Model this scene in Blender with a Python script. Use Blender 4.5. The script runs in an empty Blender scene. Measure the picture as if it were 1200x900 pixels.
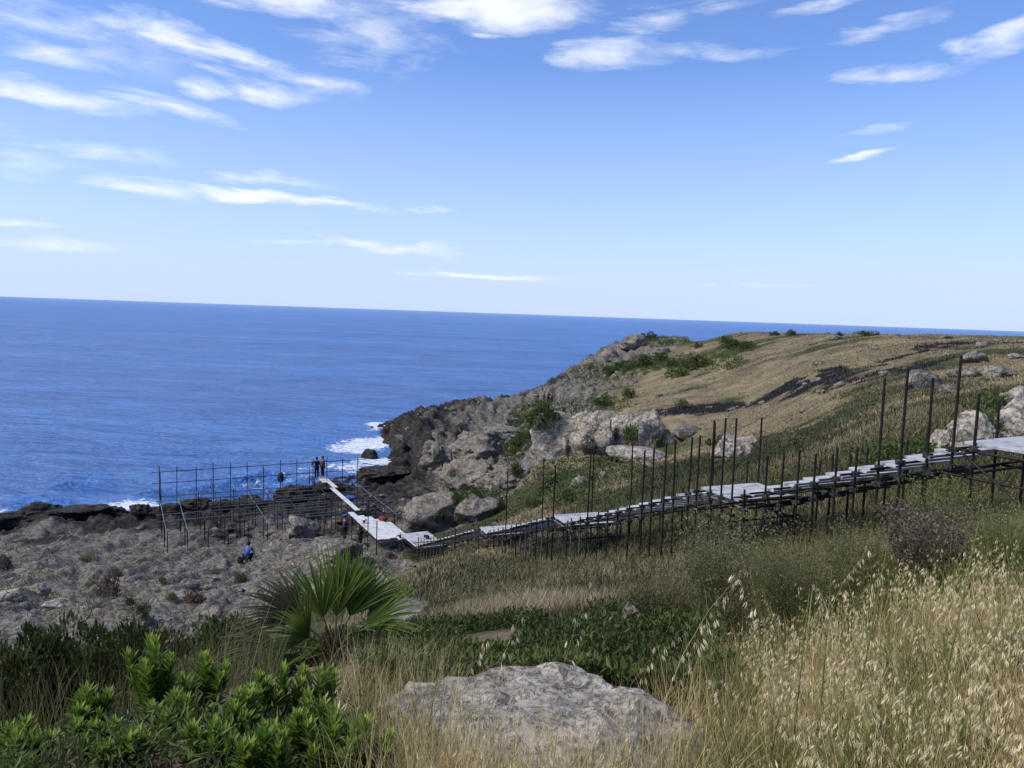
import bpy, bmesh, math, random
import numpy as np
from mathutils import Vector, Matrix

random.seed(7)
rng = np.random.default_rng(11)
scene = bpy.context.scene
col = scene.collection

# ------------------------------------------------------------------ camera
FPX, IW, IH = 902.0, 1200.0, 900.0
H = 18.0
PITCH, ROLL = math.radians(5.22), math.radians(1.96)
CAM = np.array([0.0, 0.0, H])
_f = np.array([0, math.cos(PITCH), -math.sin(PITCH)])
_r0 = np.array([1.0, 0, 0]); _u0 = np.array([0, math.sin(PITCH), math.cos(PITCH)])
_R = math.cos(ROLL) * _r0 + math.sin(ROLL) * _u0
_U = math.cos(ROLL) * _u0 - math.sin(ROLL) * _r0
cd = bpy.data.cameras.new('camera'); cam = bpy.data.objects.new('camera', cd); col.objects.link(cam)
cam.matrix_world = Matrix(((_R[0], _U[0], -_f[0], CAM[0]), (_R[1], _U[1], -_f[1], CAM[1]), (_R[2], _U[2], -_f[2], CAM[2]), (0, 0, 0, 1)))
cd.sensor_width = 36; cd.lens = 36 * FPX / IW; cd.clip_end = 200000; cd.clip_start = 0.05
scene.camera = cam

def ray(px, py):
    d = _f + (px - IW / 2) / FPX * _R + (IH / 2 - py) / FPX * _U
    return d / d[1]
def P(px, py, D):                       # the point of the world seen at a photo pixel, D metres ahead
    return CAM + ray(px, py) * D
def proj(p):
    q = np.asarray(p, float) - CAM
    z = q @ _f
    return IW / 2 + FPX * (q @ _R) / z, IH / 2 - FPX * (q @ _U) / z
def water_D(px, py):
    return -H / ray(px, py)[2]

# ------------------------------------------------------------------ noise
def _hash(ix, iy, iz, seed):
    h = (ix.astype(np.int64) * 374761393 + iy.astype(np.int64) * 668265263 + iz.astype(np.int64) * 2147483647 + seed * 1274126177) & 0xffffffff
    h = ((h ^ (h >> 13)) * 1274126177) & 0xffffffff
    h = ((h ^ (h >> 16)) * 2246822519) & 0xffffffff
    return ((h ^ (h >> 15)) & 0xffff) / 32767.5 - 1.0
def vnoise(x, y, z=None, seed=0):
    x = np.asarray(x, float); y = np.asarray(y, float)
    z = np.zeros_like(x) if z is None else np.asarray(z, float)
    ix, iy, iz = np.floor(x), np.floor(y), np.floor(z)
    fx, fy, fz = x - ix, y - iy, z - iz
    s = lambda t: t * t * t * (t * (t * 6 - 15) + 10)
    fx, fy, fz = s(fx), s(fy), s(fz)
    out = 0
    for dx in (0, 1):
        for dy in (0, 1):
            a = (fx if dx else 1 - fx) * (fy if dy else 1 - fy)
            for dz in (0, 1):
                out = out + a * (fz if dz else 1 - fz) * _hash(ix + dx, iy + dy, iz + dz, seed)
    return out
def fbm(x, y, z=None, oct=4, seed=0, lac=2.03, gain=.5):
    t = 0; a = 1.0; n = 0
    for i in range(oct):
        k = lac ** i
        t = t + a * vnoise(np.asarray(x) * k + 17.3 * i, np.asarray(y) * k - 9.1 * i, None if z is None else np.asarray(z) * k, seed + i)
        n += a; a *= gain
    return t / n
def ridged(x, y, z=None, oct=4, seed=0):
    t = 0; a = 1.0; n = 0
    for i in range(oct):
        k = 2.07 ** i
        v = 1 - np.abs(vnoise(np.asarray(x) * k + 7.7 * i, np.asarray(y) * k + 3.1 * i, None if z is None else np.asarray(z) * k, seed + i)) * 2
        t = t + a * v; n += a; a *= .5
    return t / n
def sstep(a, b, x):
    t = np.clip((x - a) / (b - a), 0, 1); return t * t * (3 - 2 * t)

# ------------------------------------------------------------------ objects and tags
def tag(o, label=None, cat=None, group=None, kind=None):
    if label: o['label'] = label
    if cat: o['category'] = cat
    if group: o['group'] = group
    if kind: o['kind'] = kind
    return o
def empty(name, loc=(0, 0, 0), rz=0.0):
    o = bpy.data.objects.new(name, None); col.objects.link(o)
    o.location = Vector(loc); o.rotation_euler = (0, 0, rz); o.empty_display_size = .2
    return o
def link(name, me, parent=None, mat=None):
    o = bpy.data.objects.new(name, me); col.objects.link(o)
    if mat is not None and len(me.materials) == 0: me.materials.append(mat)
    if parent is not None: o.parent = parent
    return o
def mesh_np(name, V, F, attrs=None, smooth=False):
    """V (n,3); F list of int arrays (m,k) of differing k."""
    me = bpy.data.meshes.new(name)
    V = np.asarray(V, np.float32)
    F = [np.asarray(f, np.int32) for f in (F if isinstance(F, list) else [F]) if len(f)]
    me.vertices.add(len(V)); me.vertices.foreach_set('co', V.ravel())
    loops = np.concatenate([f.ravel() for f in F])
    tot = np.concatenate([np.full(len(f), f.shape[1], np.int32) for f in F])
    st = np.concatenate([[0], np.cumsum(tot)[:-1]]).astype(np.int32)
    me.loops.add(len(loops)); me.loops.foreach_set('vertex_index', loops)
    me.polygons.add(len(tot)); me.polygons.foreach_set('loop_start', st); me.polygons.foreach_set('loop_total', tot)
    me.polygons.foreach_set('use_smooth', np.full(len(tot), smooth, bool))
    for k, a in (attrs or {}).items():
        at = me.attributes.new(k, 'FLOAT', 'POINT'); at.data.foreach_set('value', np.asarray(a, np.float32))
    me.update(calc_edges=True); me.validate()
    return me

class MB:
    """collects tubes, boxes and shells into ONE mesh"""
    def __init__(s): s.V = []; s.F = {}; s.n = 0; s.A = []
    def add(s, V, F, a=0.0):
        V = np.asarray(V, float); F = np.asarray(F)
        s.F.setdefault(F.shape[1], []).append(F + s.n); s.V.append(V); s.n += len(V)
        s.A.append(np.full(len(V), a) if np.isscalar(a) else np.asarray(a))
        return s
    def tube(s, p0, p1, r, n=8, r1=None, cap=True, a=0.0):
        p0 = np.asarray(p0, float); p1 = np.asarray(p1, float); d = p1 - p0; d = d / (np.linalg.norm(d) + 1e-9)
        t = np.array([0, 0, 1.0]) if abs(d[2]) < .9 else np.array([1.0, 0, 0])
        u = np.cross(d, t); u /= np.linalg.norm(u); v = np.cross(d, u)
        th = np.arange(n) / n * 2 * math.pi
        ring = np.cos(th)[:, None] * u + np.sin(th)[:, None] * v
        r1 = r if r1 is None else r1
        V = np.vstack([p0 + ring * r, p1 + ring * r1])
        i = np.arange(n); j = (i + 1) % n
        s.add(V, np.stack([i, i + n, j + n, j], 1), a)
        if cap:
            s.add(V[:n], np.arange(n)[None, :], a); s.add(V[n:], np.arange(n)[None, ::-1], a)
        return s
    def box(s, c, sx, sy, sz, ux=(1, 0, 0), uy=(0, 1, 0), uz=(0, 0, 1), a=0.0):
        c = np.asarray(c, float); ux, uy, uz = (np.asarray(q, float) for q in (ux, uy, uz))
        V = [c + ux * sx / 2 * i + uy * sy / 2 * j + uz * sz / 2 * k for k in (-1, 1) for j in (-1, 1) for i in (-1, 1)]
        s.add(V, [[0, 2, 3, 1], [4, 5, 7, 6], [0, 1, 5, 4], [2, 6, 7, 3], [0, 4, 6, 2], [1, 3, 7, 5]], a)
        return s
    def mesh(s, name, smooth=False, bevel=0.0):
        me = mesh_np(name, np.vstack(s.V), [np.vstack(f) for f in s.F.values()], {'tint': np.concatenate(s.A)}, smooth)
        if bevel:
            bm = bmesh.new(); bm.from_mesh(me)
            bmesh.ops.bevel(bm, geom=bm.edges[:], offset=bevel, segments=1, affect='EDGES'); bm.to_mesh(me); bm.free()
        return me
    def build(s, name, mat, parent=None, smooth=False, bevel=0.0):
        return link(name, s.mesh(name, smooth, bevel), parent, mat)

# ------------------------------------------------------------------ node helper
class N:
    def __init__(s, mat_name):
        s.m = bpy.data.materials.new(mat_name); s.m.use_nodes = True
        s.t = s.m.node_tree; s.t.nodes.clear()
        s.out = s.t.nodes.new('ShaderNodeOutputMaterial')
    def n(s, kind, **kw):
        nd = s.t.nodes.new('ShaderNode' + kind)
        for k, v in kw.items():
            if k.startswith('i_'):
                key = k[2:]; key = int(key) if key.isdigit() else key.replace('_', ' ')
                if isinstance(v, bpy.types.NodeSocket): s.t.links.new(v, nd.inputs[key])
                else: nd.inputs[key].default_value = v
            else: setattr(nd, k, v)
        return nd
    def link(s, a, b): s.t.links.new(a, b)
    def math(s, op, a, b=0.0, c=None, clamp=False):
        nd = s.n('Math', operation=op, use_clamp=clamp)
        for i, v in enumerate((a, b) if c is None else (a, b, c)):
            if isinstance(v, bpy.types.NodeSocket): s.link(v, nd.inputs[i])
            else: nd.inputs[i].default_value = v
        return nd.outputs[0]
    def ramp(s, fac, stops, interp='LINEAR'):
        nd = s.n('ValToRGB'); cr = nd.color_ramp; cr.interpolation = interp
        while len(cr.elements) < len(stops): cr.elements.new(.5)
        for e, (p, c) in zip(cr.elements, stops):
            e.position = p; e.color = (c, c, c, 1) if isinstance(c, (int, float)) else (*c, 1)
        s.link(fac, nd.inputs[0]); return nd.outputs[0]
    def mix(s, fac, a, b, mode='MIX'):
        nd = s.n('Mix', data_type='RGBA', blend_type=mode)
        for sock, v in ((nd.inputs[0], fac), (nd.inputs[6], a), (nd.inputs[7], b)):
            if isinstance(v, bpy.types.NodeSocket): s.link(v, sock)
            elif isinstance(v, (int, float)): sock.default_value = v
            else: sock.default_value = (*v, 1)
        return nd.outputs[2]
    def noise(s, vec, scale, detail=4, rough=.55, dist=0.0):
        return s.n('TexNoise', i_Vector=vec, i_Scale=scale, i_Detail=detail, i_Roughness=rough, i_Distortion=dist).outputs[0]
    def attr(s, name): return s.n('Attribute', attribute_name=name).outputs['Fac']
    def pos(s): return s.n('NewGeometry').outputs['Position']
    def obj(s): return s.n('TexCoord').outputs['Object']
    def bsdf(s, color, rough=.8, normal=None, spec=.3, **kw):
        b = s.n('BsdfPrincipled')
        for k, v in (('Base Color', color), ('Roughness', rough), ('Specular IOR Level', spec), *((k.replace('_', ' '), v) for k, v in kw.items())):
            if isinstance(v, bpy.types.NodeSocket): s.link(v, b.inputs[k])
            elif isinstance(v, tuple): b.inputs[k].default_value = (*v, 1)
            else: b.inputs[k].default_value = v
        if normal is not None: s.link(normal, b.inputs['Normal'])
        s.link(b.outputs[0], s.out.inputs[0]); return b
    def bump(s, h, dist=.05, strength=1.0, normal=None):
        nd = s.n('Bump', i_Height=h, i_Distance=dist, i_Strength=strength)
        if normal is not None: s.link(normal, nd.inputs['Normal'])
        return nd.outputs[0]

# ------------------------------------------------------------------ terrain: surveyed points, thin plate spline between them
ORG = np.array([0.0, -6.0])
ctl = []                                 # X, Y, Z, rock, dry, wet
def cp(px, py, D, rock=0, dry=.5, wet=0, dz=0): p = P(px, py, D); ctl.append((p[0], p[1], p[2] + dz, rock, dry, wet))
def cx(x, y, z, rock=0, dry=.5, wet=0): ctl.append((x, y, z, rock, dry, wet))
def cw(px, py, off=-2.5):                # a point of the waterline, and sea bed beyond it
    D = water_D(px, py); p = P(px, py, D); ctl.append((p[0], p[1], 0.0, 1, 0, 1))
    q = p[:2] * (1 + 9.0 / D); ctl.append((q[0], q[1], off, 1, 0, 1))
# standing place and the bank below it
for a in [(0, -9, 16.9), (12, -9, 17.6), (-12, -9, 16.2), (0, 0, 16.4), (-4, 0, 16.1), (4, 0, 16.7), (0.2, 2.4, 16.0), (.35, 3.5, 15.6), (-2, 3, 16.0), (2.2, 3, 16.35), (4.5, 4, 16.5),
          (.4, 4.5, 15.55), (-1.8, 4.6, 15.55), (3, 5, 16.0), (-3, 6.5, 14.3), (0, 6.6, 14.7), (2.2, 7, 14.9), (5, 7, 15.75), (9, 7, 16.3), (14, 6, 17.0)]: cx(*a, 0, .6, 0)
for a in [(4.4, 10, 14.7), (6.2, 9.5, 15.3), (2.9, 12.5, 13.3), (0, 10, 13.7), (-.5, 13, 12.6), (-3, 10, 13.2), (-6, 8, 13.4), (-6, 11, 11.8), (-9, 8, 13.0), (-12, 10, 11.2), (-22, 8, 11)]: cx(*a, 0, .25, 0)
for a in [(-4, 15, 10.8), (-3.5, 20, 9.6), (-8, 17, 8.8), (-13, 16, 7.9), (-22, 16, 7.4), (-7, 24, 7.6), (-14, 23, 6.6)]: cx(*a, .5, .3, 0)
for a in [(600, 690, 17), (640, 665, 22), (700, 663, 20), (570, 668, 21), (540, 652, 24.5), (512, 655, 26)]: cp(*a, 0, .8, 0, -.2)
for a in [(8.6, 12.9, 14.7), (7.2, 15.3, 13.7), (5.6, 18.2, 12.6), (4.2, 22, 11.2), (2.6, 25.7, 9.8), (1.1, 30, 8.5), (-.4, 34, 7.6), (-2.6, 39, 5.6), (-5, 45, 3.3), (12, 12, 15.6), (20, 12, 16.6), (40, 12, 17.5)]: cx(*a, 0, .6, 0)
# hillside across the gully
for a in [(700, 590, 33, 0, .4), (650, 600, 37, 0, .3), (750, 560, 35, 0, .55), (840, 560, 28, 0, .6), (900, 540, 30, 0, .5), (1000, 520, 25, 0, .5), (1060, 500, 24, .1, .5), (1150, 500, 22, .4, .4), (1190, 470, 25, .3, .5),
          (620, 570, 52, .4, .2), (690, 560, 45, 0, .45), (700, 530, 62, .1, .4), (780, 535, 55, 0, .5), (860, 505, 54, 0, .5), (940, 500, 42, 0, .45), (1010, 470, 40, 0, .4), (1100, 460, 34, 0, .55), (1160, 440, 40, .1, .7),
          (650, 528, 66, .6, .3), (720, 532, 64, .5, .3), (790, 522, 62, .5, .3), (655, 492, 72, 1, .3), (720, 487, 72, .7, .8), (790, 487, 70, .2, 1), (740, 478, 88, 0, 1), (800, 470, 80, 0, .9), (870, 475, 70, 0, .6), (900, 455, 75, 0, .9),
          (1000, 448, 50, 0, .5), (950, 430, 70, 0, .85), (850, 440, 95, 0, .9), (790, 440, 110, .1, .9), (1050, 420, 62, 0, .85), (1150, 412, 52, 0, .9), (900, 412, 105, 0, .8), (980, 405, 85, 0, .7), (830, 412, 135, .1, .6), (1200, 410, 50, 0, .9),
          (740, 420, 150, .5, .3), (780, 400, 165, .3, .2), (740, 395, 178, .9, .4), (800, 392, 172, .2, .3), (860, 390, 160, 0, .9), (930, 391, 135, 0, .9), (1000, 392, 110, 0, .8), (1080, 393, 92, 0, .8), (1150, 395, 76, 0, .9), (1200, 397, 68, 0, .9),
          (700, 440, 142, .6, .35), (690, 418, 172, 1, .3), (660, 450, 135, .9, .3), (640, 470, 126, .9, .3), (690, 465, 110, .6, .25), (720, 455, 120, .5, .4), (620, 460, 150, 1, .3)]: cp(*a, 0)
for x, y, z in [(70, 60, 17.5), (120, 70, 17), (110, 30, 18), (60, 35, 17.6), (160, 140, 12), (70, 130, 14.5), (42, 170, 12), (75, 220, 2), (30, 215, 4), (140, 210, 3), (250, 120, 8)]: cx(x, y, z, 0, .8, 0)
# headland shelf, cliff foot, cove
for a in [(600, 474, 140, 1, .3, 0), (570, 476, 128, 1, .3, 0), (545, 474, 132, 1, .2, .6, .7), (510, 484, 121, 1, .2, .9, .9), (480, 491, 112, 1, .2, 1, .9), (462, 500, 104, 1, .2, 1, .9), (478, 512, 97, 1, .2, 1, .9), (610, 492, 112, 1, .3, 0), (560, 495, 115, 1, .3, 0), (520, 505, 100, 1, .3, .5), (600, 515, 90, 1, .3, 0),
          (550, 520, 92, 1, .3, 0), (525, 518, 94, 1, .3, .3), (625, 520, 80, .8, .1, 0), (600, 545, 72, 1, .3, 0), (640, 550, 60, .5, .2, 0), (560, 550, 74, 1, .3, 0), (520, 550, 76, 1, .3, .4), (495, 560, 72, 1, .2, .8), (560, 590, 57, .9, .3, 0),
          (600, 595, 50, .6, .25, 0), (520, 600, 53, 1, .3, .1), (470, 565, 72, 1, .2, .9), (440, 566, 72, 1, .2, 1), (410, 572, 70, 1, .2, .9), (480, 600, 56, 1, .3, .6), (500, 575, 66, 1, .2, .7), (490, 530, 88, 1, .2, 1, .7), (505, 522, 91, 1, .2, .9, .7)]: cp(*a)
for px_, py_, ox, oy in [(440, 501, -8, -3), (446, 511, -7, -5), (458, 522, -7, -5), (463, 534, -7, -1)]:   # the west side of the headland: open water lies to the left
    p_ = P(px_, py_, water_D(px_, py_)); ctl.append((p_[0], p_[1], 0.1, 1, 0, 1)); ctl.append((p_[0] + ox, p_[1] + oy, -2.5, 1, 0, 1))
for a in [(458, 491), (448, 549), (425, 553), (400, 560), (370, 568), (335, 577), (300, 582), (250, 588), (200, 592), (150, 597), (100, 600), (50, 601), (0, 604), (-80, 608), (-200, 614), (500, 478), (540, 469.5), (580, 467), (610, 463), (640, 445)]: cw(*a)
for x, y in [(-25, 105), (-60, 100), (0, 230), (-40, 160), (-100, 90), (-120, 60), (-15, 185), (60, 300), (-60, 300), (200, 330), (-150, 330)]: cx(x, y, -4, 1, 0, 1)
# rock platform by the shore
for a in [(0, 612, 59, 1, .3, 1), (60, 600, 61.5, 1, .3, 1), (150, 603, 61.5, 1, .3, 1), (240, 600, 61, 1, .3, 1), (310, 592, 64, 1, .3, 1), (380, 582, 66, 1, .3, 1), (20, 630, 52, 1, .3, .38), (120, 625, 53, 1, .3, .38), (220, 622, 53, 1, .3, .38), (310, 610, 56, 1, .3, .38), (390, 604, 57, 1, .3, .8),
          (0, 655, 42, 1, .3, .25), (100, 650, 44, 1, .3, .15), (200, 650, 44, 1, .3, .2), (290, 661, 43, 1, .3, .1), (350, 632, 50, 1, .3, .35), (410, 632, 50, 1, .3, .35), (450, 645, 46, 1, .3, .2), (400, 660, 40, 1, .3, 0), (470, 668, 41, 1, .3, 0),
          (50, 690, 33, 1, .3, 0), (150, 690, 33, 1, .4, 0), (250, 690, 33, 1, .3, 0), (330, 690, 32, 1, .3, 0), (100, 725, 26, 1, .3, 0), (200, 728, 26, .9, .3, 0), (-150, 690, 33, 1, .3, 0), (-200, 650, 44, 1, .3, .3), (-150, 730, 26, 1, .3, 0), (440, 690, 31, .7, .3, 0), (500, 672, 33, .4, .5, 0)]: cp(*a)
cx(-70, 50, .8, 1, .3, 1); cx(-70, 20, 5, 1, .3, .2)
ctl = np.array(ctl)

def uv(X, Y):
    dx, dy = X - ORG[0], Y - ORG[1]
    return np.arctan2(dx, dy), np.log(np.hypot(dx, dy) + 1e-6)
KA = 2.4
cu, cv = uv(ctl[:, 0], ctl[:, 1])
C = np.stack([cu * KA, cv], 1)
def _phi(d2): return np.where(d2 > 1e-12, .5 * d2 * np.log(d2 + 1e-12), 0)
n = len(C)
d2 = ((C[:, None] - C[None]) ** 2).sum(2)
A = np.zeros((n + 3, n + 3)); A[:n, :n] = _phi(d2) + np.eye(n) * 2e-3
A[:n, n] = 1; A[:n, n + 1:] = C; A[n, :n] = 1; A[n + 1:, :n] = C.T
SOL = np.linalg.solve(A, np.concatenate([ctl[:, 2], np.zeros(3)]))
NA, NR = 900, 760
A0, A1 = -1.05, 1.15
R0, R1 = math.log(4.0), math.log(420.0)
ga = np.linspace(A0, A1, NA); gr = np.linspace(R0, R1, NR)
GA, GR = np.meshgrid(ga, gr)                                   # rows: radius
GX = ORG[0] + np.exp(GR) * np.sin(GA); GY = ORG[1] + np.exp(GR) * np.cos(GA)
q = np.stack([GA.ravel() * KA, GR.ravel()], 1)
GZ = np.empty(len(q)); M = np.empty((len(q), 3))
for s0 in range(0, len(q), 20000):
    b = q[s0:s0 + 20000]
    e = ((b[:, None] - C[None]) ** 2).sum(2)
    GZ[s0:s0 + 20000] = _phi(e) @ SOL[:n] + SOL[n] + b @ SOL[n + 1:]
    w = 1 / (e + 2e-3) ** 2; w /= w.sum(1, keepdims=True)
    M[s0:s0 + 20000] = w @ ctl[:, 3:6]
GZ = np.maximum(GZ, -6).reshape(GA.shape); M = M.reshape(*GA.shape, 3)
dist = np.hypot(GX, GY)
rockm = M[..., 0] + fbm(GX * .12, GY * .12, oct=5, seed=3) * .55
rockm = sstep(.42, .62, rockm) * sstep(9, 16, dist)
wet = np.clip(M[..., 2] + fbm(GX * .3, GY * .3, oct=5, seed=8) * .75, 0, 1)
wet = np.maximum(sstep(.35, .75, wet), sstep(.9, .2, GZ + fbm(GX * .4, GY * .4, oct=3, seed=5) * .5)) * rockm
dry = np.clip(M[..., 1] - .05 + fbm(GX * .11, GY * .12, oct=5, seed=21) * 1.25 + fbm(GX * .5, GY * .6, oct=2, seed=31) * .3, 0, 1)
# burnt strips on the slope
def hit_flat(px, py, D): return P(px, py, D)[:2]
burn = np.zeros_like(GZ)
for (pa, pb, wd) in [((812, 479, 72), (915, 467, 66), 3.6), ((905, 470, 66), (955, 463, 60), 2.6), ((950, 466, 58), (1030, 440, 52), 3.2), ((1095, 405, 66), (1200, 404, 60), 2.2), ((1040, 418, 62), (1085, 410, 64), .9)]:
    a = hit_flat(*pa); b = hit_flat(*pb); ab = b - a
    t = np.clip(((GX - a[0]) * ab[0] + (GY - a[1]) * ab[1]) / (ab @ ab), 0, 1)
    dd = np.hypot(GX - a[0] - ab[0] * t, GY - a[1] - ab[1] * t) / wd
    burn = np.maximum(burn, 1.45 - dd + fbm(GX * .3, GY * .22, oct=5, seed=41) * 1.3 + .12)
burn = sstep(.3, .75, burn * (.75 + 1.1 * fbm(GX * .9, GY * .6, oct=4, seed=43)))
# relief
rough = rockm * sstep(12, 30, dist)
blocks = ridged(GX * .22, GY * .22, oct=5, seed=50)
terr = fbm(GX * .16, GY * .16, oct=3, seed=53)
fine = ridged(GX * .8, GY * .8, oct=4, seed=55)
amp = .40 + .9 * sstep(60, 110, dist)
steps_ = np.floor(GZ / 1.6 + fbm(GX * .1, GY * .1, oct=4, seed=57) * 1.4)
ledge = (GZ / 1.6 + fbm(GX * .1, GY * .1, oct=4, seed=57) * 1.4) - steps_
cliff = sstep(45, 75, dist) * sstep(-40, -5, GX + .35 * (dist - 60))
GZ = GZ + rough * (amp * (blocks - .45) * 1.25 + .28 * terr + (.42 + .25 * sstep(60, 110, dist)) * (fine - .4) + sstep(48, 75, dist) * .7 * (ridged(GX * .42 + GY * .1, GY * .42, oct=4, seed=58) - .45) + cliff * 1.1 * (sstep(.55, .95, ledge) - ledge))
soft = (1 - rockm)
GZ = GZ + soft * (.22 * fbm(GX * .25, GY * .25, oct=3, seed=60) * sstep(14, 40, dist) + .05 * fbm(GX * 1.5, GY * 1.5, oct=3, seed=61) * sstep(3, 12, dist))
i = np.arange(NR - 1)[:, None] * NA + np.arange(NA - 1)[None]
Fg = np.stack([i, i + 1, i + NA + 1, i + NA], 2).reshape(-1, 4)
ground_me = mesh_np('ground', np.stack([GX, GY, GZ], 2).reshape(-1, 3), Fg, {'rock': rockm.ravel(), 'wet': wet.ravel(), 'dry': dry.ravel(), 'burn': burn.ravel()}, True)

def grid_at(G, X, Y):
    a, r = uv(np.asarray(X, float), np.asarray(Y, float))
    fa = np.clip((a - A0) / (A1 - A0) * (NA - 1), 0, NA - 1.001); fr = np.clip((r - R0) / (R1 - R0) * (NR - 1), 0, NR - 1.001)
    ia, ir = fa.astype(int), fr.astype(int); ta, tr = fa - ia, fr - ir
    return (G[ir, ia] * (1 - ta) + G[ir, ia + 1] * ta) * (1 - tr) + (G[ir + 1, ia] * (1 - ta) + G[ir + 1, ia + 1] * ta) * tr
def gz(X, Y): return grid_at(GZ, X, Y)
_DD = np.exp(np.linspace(math.log(2.0), math.log(320), 2600))
def hit(px, py, near=2.0):               # where the sight line of a photo pixel meets the ground
    d = ray(px, py); D = _DD[_DD >= near]
    X, Y, Z = d[0] * D, d[1] * D, H + d[2] * D
    k = np.nonzero(Z <= np.maximum(gz(X, Y), 0))[0]
    if not len(k): return None
    k = k[0]
    return np.array([X[k], Y[k], max(float(gz(X[k], Y[k])), 0)]), float(D[k])

# ------------------------------------------------------------------ ground material
def rock_nodes(m, pos, scale=1.0, wet=None, cracks=True):
    big = m.noise(pos, .35 * scale, 5, .6)
    mid = m.noise(pos, 2.2 * scale, 6, .65, .4)
    vor = m.n('TexVoronoi', feature='DISTANCE_TO_EDGE', i_Vector=m.n('VectorMath', operation='ADD', i_0=pos, i_1=m.n('TexNoise', i_Vector=pos, i_Scale=1.5 * scale).outputs[1]).outputs[0], i_Scale=.9 * scale).outputs[0]
    crack = m.ramp(vor, [(0, 0.0), (.045, 1.0)]) if cracks else m.ramp(m.noise(pos, 1.6 * scale, 8, .72, .8), [(.36, 0.0), (.43, 1.0)])
    pits = m.ramp(m.noise(pos, 7 * scale, 4, .7), [(.32, 0.0), (.5, 1.0)])
    c = m.ramp(mid, [(.28, (.055, .049, .041)), (.43, (.128, .117, .102)), (.58, (.19, .177, .158)), (.75, (.285, .268, .243))])
    mot = m.noise(pos, .9 * scale, 5, .7, .6)
    c = m.mix(m.math('MULTIPLY', m.ramp(mot, [(.50, 0.0), (.62, 1.0)]), .6), c, (.075, .062, .046))
    c = m.mix(m.math('MULTIPLY', m.ramp(big, [(.45, 0.0), (.65, 1.0)]), .45), c, (.25, .205, .15))
    c = m.mix(m.math('MULTIPLY', m.math('SUBTRACT', 1.0, m.math('MULTIPLY', crack, pits)), .78), c, (.035, .03, .025))
    if wet is not None:
        wc = m.ramp(mid, [(.3, (.009, .008, .0075)), (.5, (.026, .022, .019)), (.62, (.06, .052, .043)), (.78, (.14, .125, .105))])
        c = m.mix(wet, c, wc)
    h = m.math('ADD', m.math('MULTIPLY', mid, .5), m.math('ADD', m.math('MULTIPLY', crack, .25), m.math('MULTIPLY', pits, .25)))
    return c, h
m = N('ground_material'); pos = m.pos()
rk, rh = rock_nodes(m, pos, 1.0, m.attr('wet'))
g1 = m.noise(pos, .8, 6, .65); g2 = m.noise(pos, 6, 5, .7)
dryc = m.ramp(g2, [(.3, (.085, .066, .038)), (.5, (.150, .120, .068)), (.7, (.23, .185, .11))])
soft_ = m.noise(pos, .22, 6, .7, .5)
dryc = m.mix(m.ramp(soft_, [(.46, 0.0), (.62, .75)]), dryc, (.30, .235, .125)); dryc = m.mix(m.ramp(soft_, [(.30, .8), (.44, 0.0)]), dryc, (.075, .058, .035))
grn = m.ramp(g2, [(.3, (.022, .03, .010)), (.5, (.05, .06, .02)), (.7, (.085, .09, .034))])
dm = m.math('ADD', m.attr('dry'), m.math('MULTIPLY', m.math('SUBTRACT', g1, .5), .9))
soil = m.mix(m.ramp(dm, [(.3, 0.0), (.62, 1.0)]), grn, dryc)
soil = m.mix(m.math('MULTIPLY', m.ramp(m.noise(pos, 2.5, 4), [(.55, 0.0), (.7, 1.0)]), .5), soil, (.10, .07, .045))
soil = m.mix(m.attr('burn'), soil, m.ramp(g2, [(.35, (.006, .006, .006)), (.6, (.016, .014, .012)), (.75, (.085, .07, .055))]))
cc = m.mix(m.attr('rock'), soil, rk)
hh = m.math('ADD', m.math('MULTIPLY', rh, m.attr('rock')), m.math('MULTIPLY', g2, m.math('SUBTRACT', 1.0, m.attr('rock'))))
m.bsdf(cc, .9, m.bump(hh, .16, .9), .15)
ground = link('ground', ground_me, None, m.m); tag(ground, kind='structure')

# ------------------------------------------------------------------ sea
SA, SR = 420, 620
sa = np.linspace(-1.3, 1.35, SA)
sr = np.concatenate([np.linspace(34, 190, 430), np.exp(np.linspace(math.log(190), math.log(60000), SR - 430 + 1))[1:]])
SAg, SRg = np.meshgrid(sa, sr)
SX = SRg * np.sin(SAg); SY = SRg * np.cos(SAg)
bed = np.where(SRg < 300, gz(SX, SY), -6)
# swell rolling in to the shore
ph = (SX * .30 + SY * .95)
swell = np.zeros_like(SX)
for (k, ax, ay, am) in [(.55, .25, .97, .16), (.9, -.1, 1, .10), (1.7, .35, .94, .05), (.33, .1, .99, .15)]:
    swell += am * np.sin(k * (SX * ax + SY * ay) + 2.2 * fbm(SX * .05, SY * .05, seed=int(k * 90)) * 2)
fade = sstep(185, 70, SRg)
SZ = swell * fade * .55
for (pa, pb, hgt) in [((60, 566), (150, 566), .35), ((150, 580), (262, 569), .55), ((255, 570), (345, 558), .85), ((330, 573), (372, 556), .5), ((0, 589), (95, 586), .45)]:
    a = P(*pa, water_D(*pa))[:2]; b = P(*pb, water_D(*pb))[:2]; ab = b - a; nn = np.array([-ab[1], ab[0]]) / np.linalg.norm(ab)
    t = ((SX - a[0]) * ab[0] + (SY - a[1]) * ab[1]) / (ab @ ab)
    d = (SX - a[0] - ab[0] * t) * nn[0] + (SY - a[1] - ab[1] * t) * nn[1] + fbm(SX * .3, SY * .3, seed=77) * 1.2
    SZ += hgt * np.exp(-(d / .9) ** 2) * sstep(-.05, .25, t) * sstep(1.05, .75, t)
foam = sstep(-1.1, .1, bed + .5 * fbm(SX * .35, SY * .35, oct=4, seed=70)) * (SRg < 190) * .42
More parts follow.
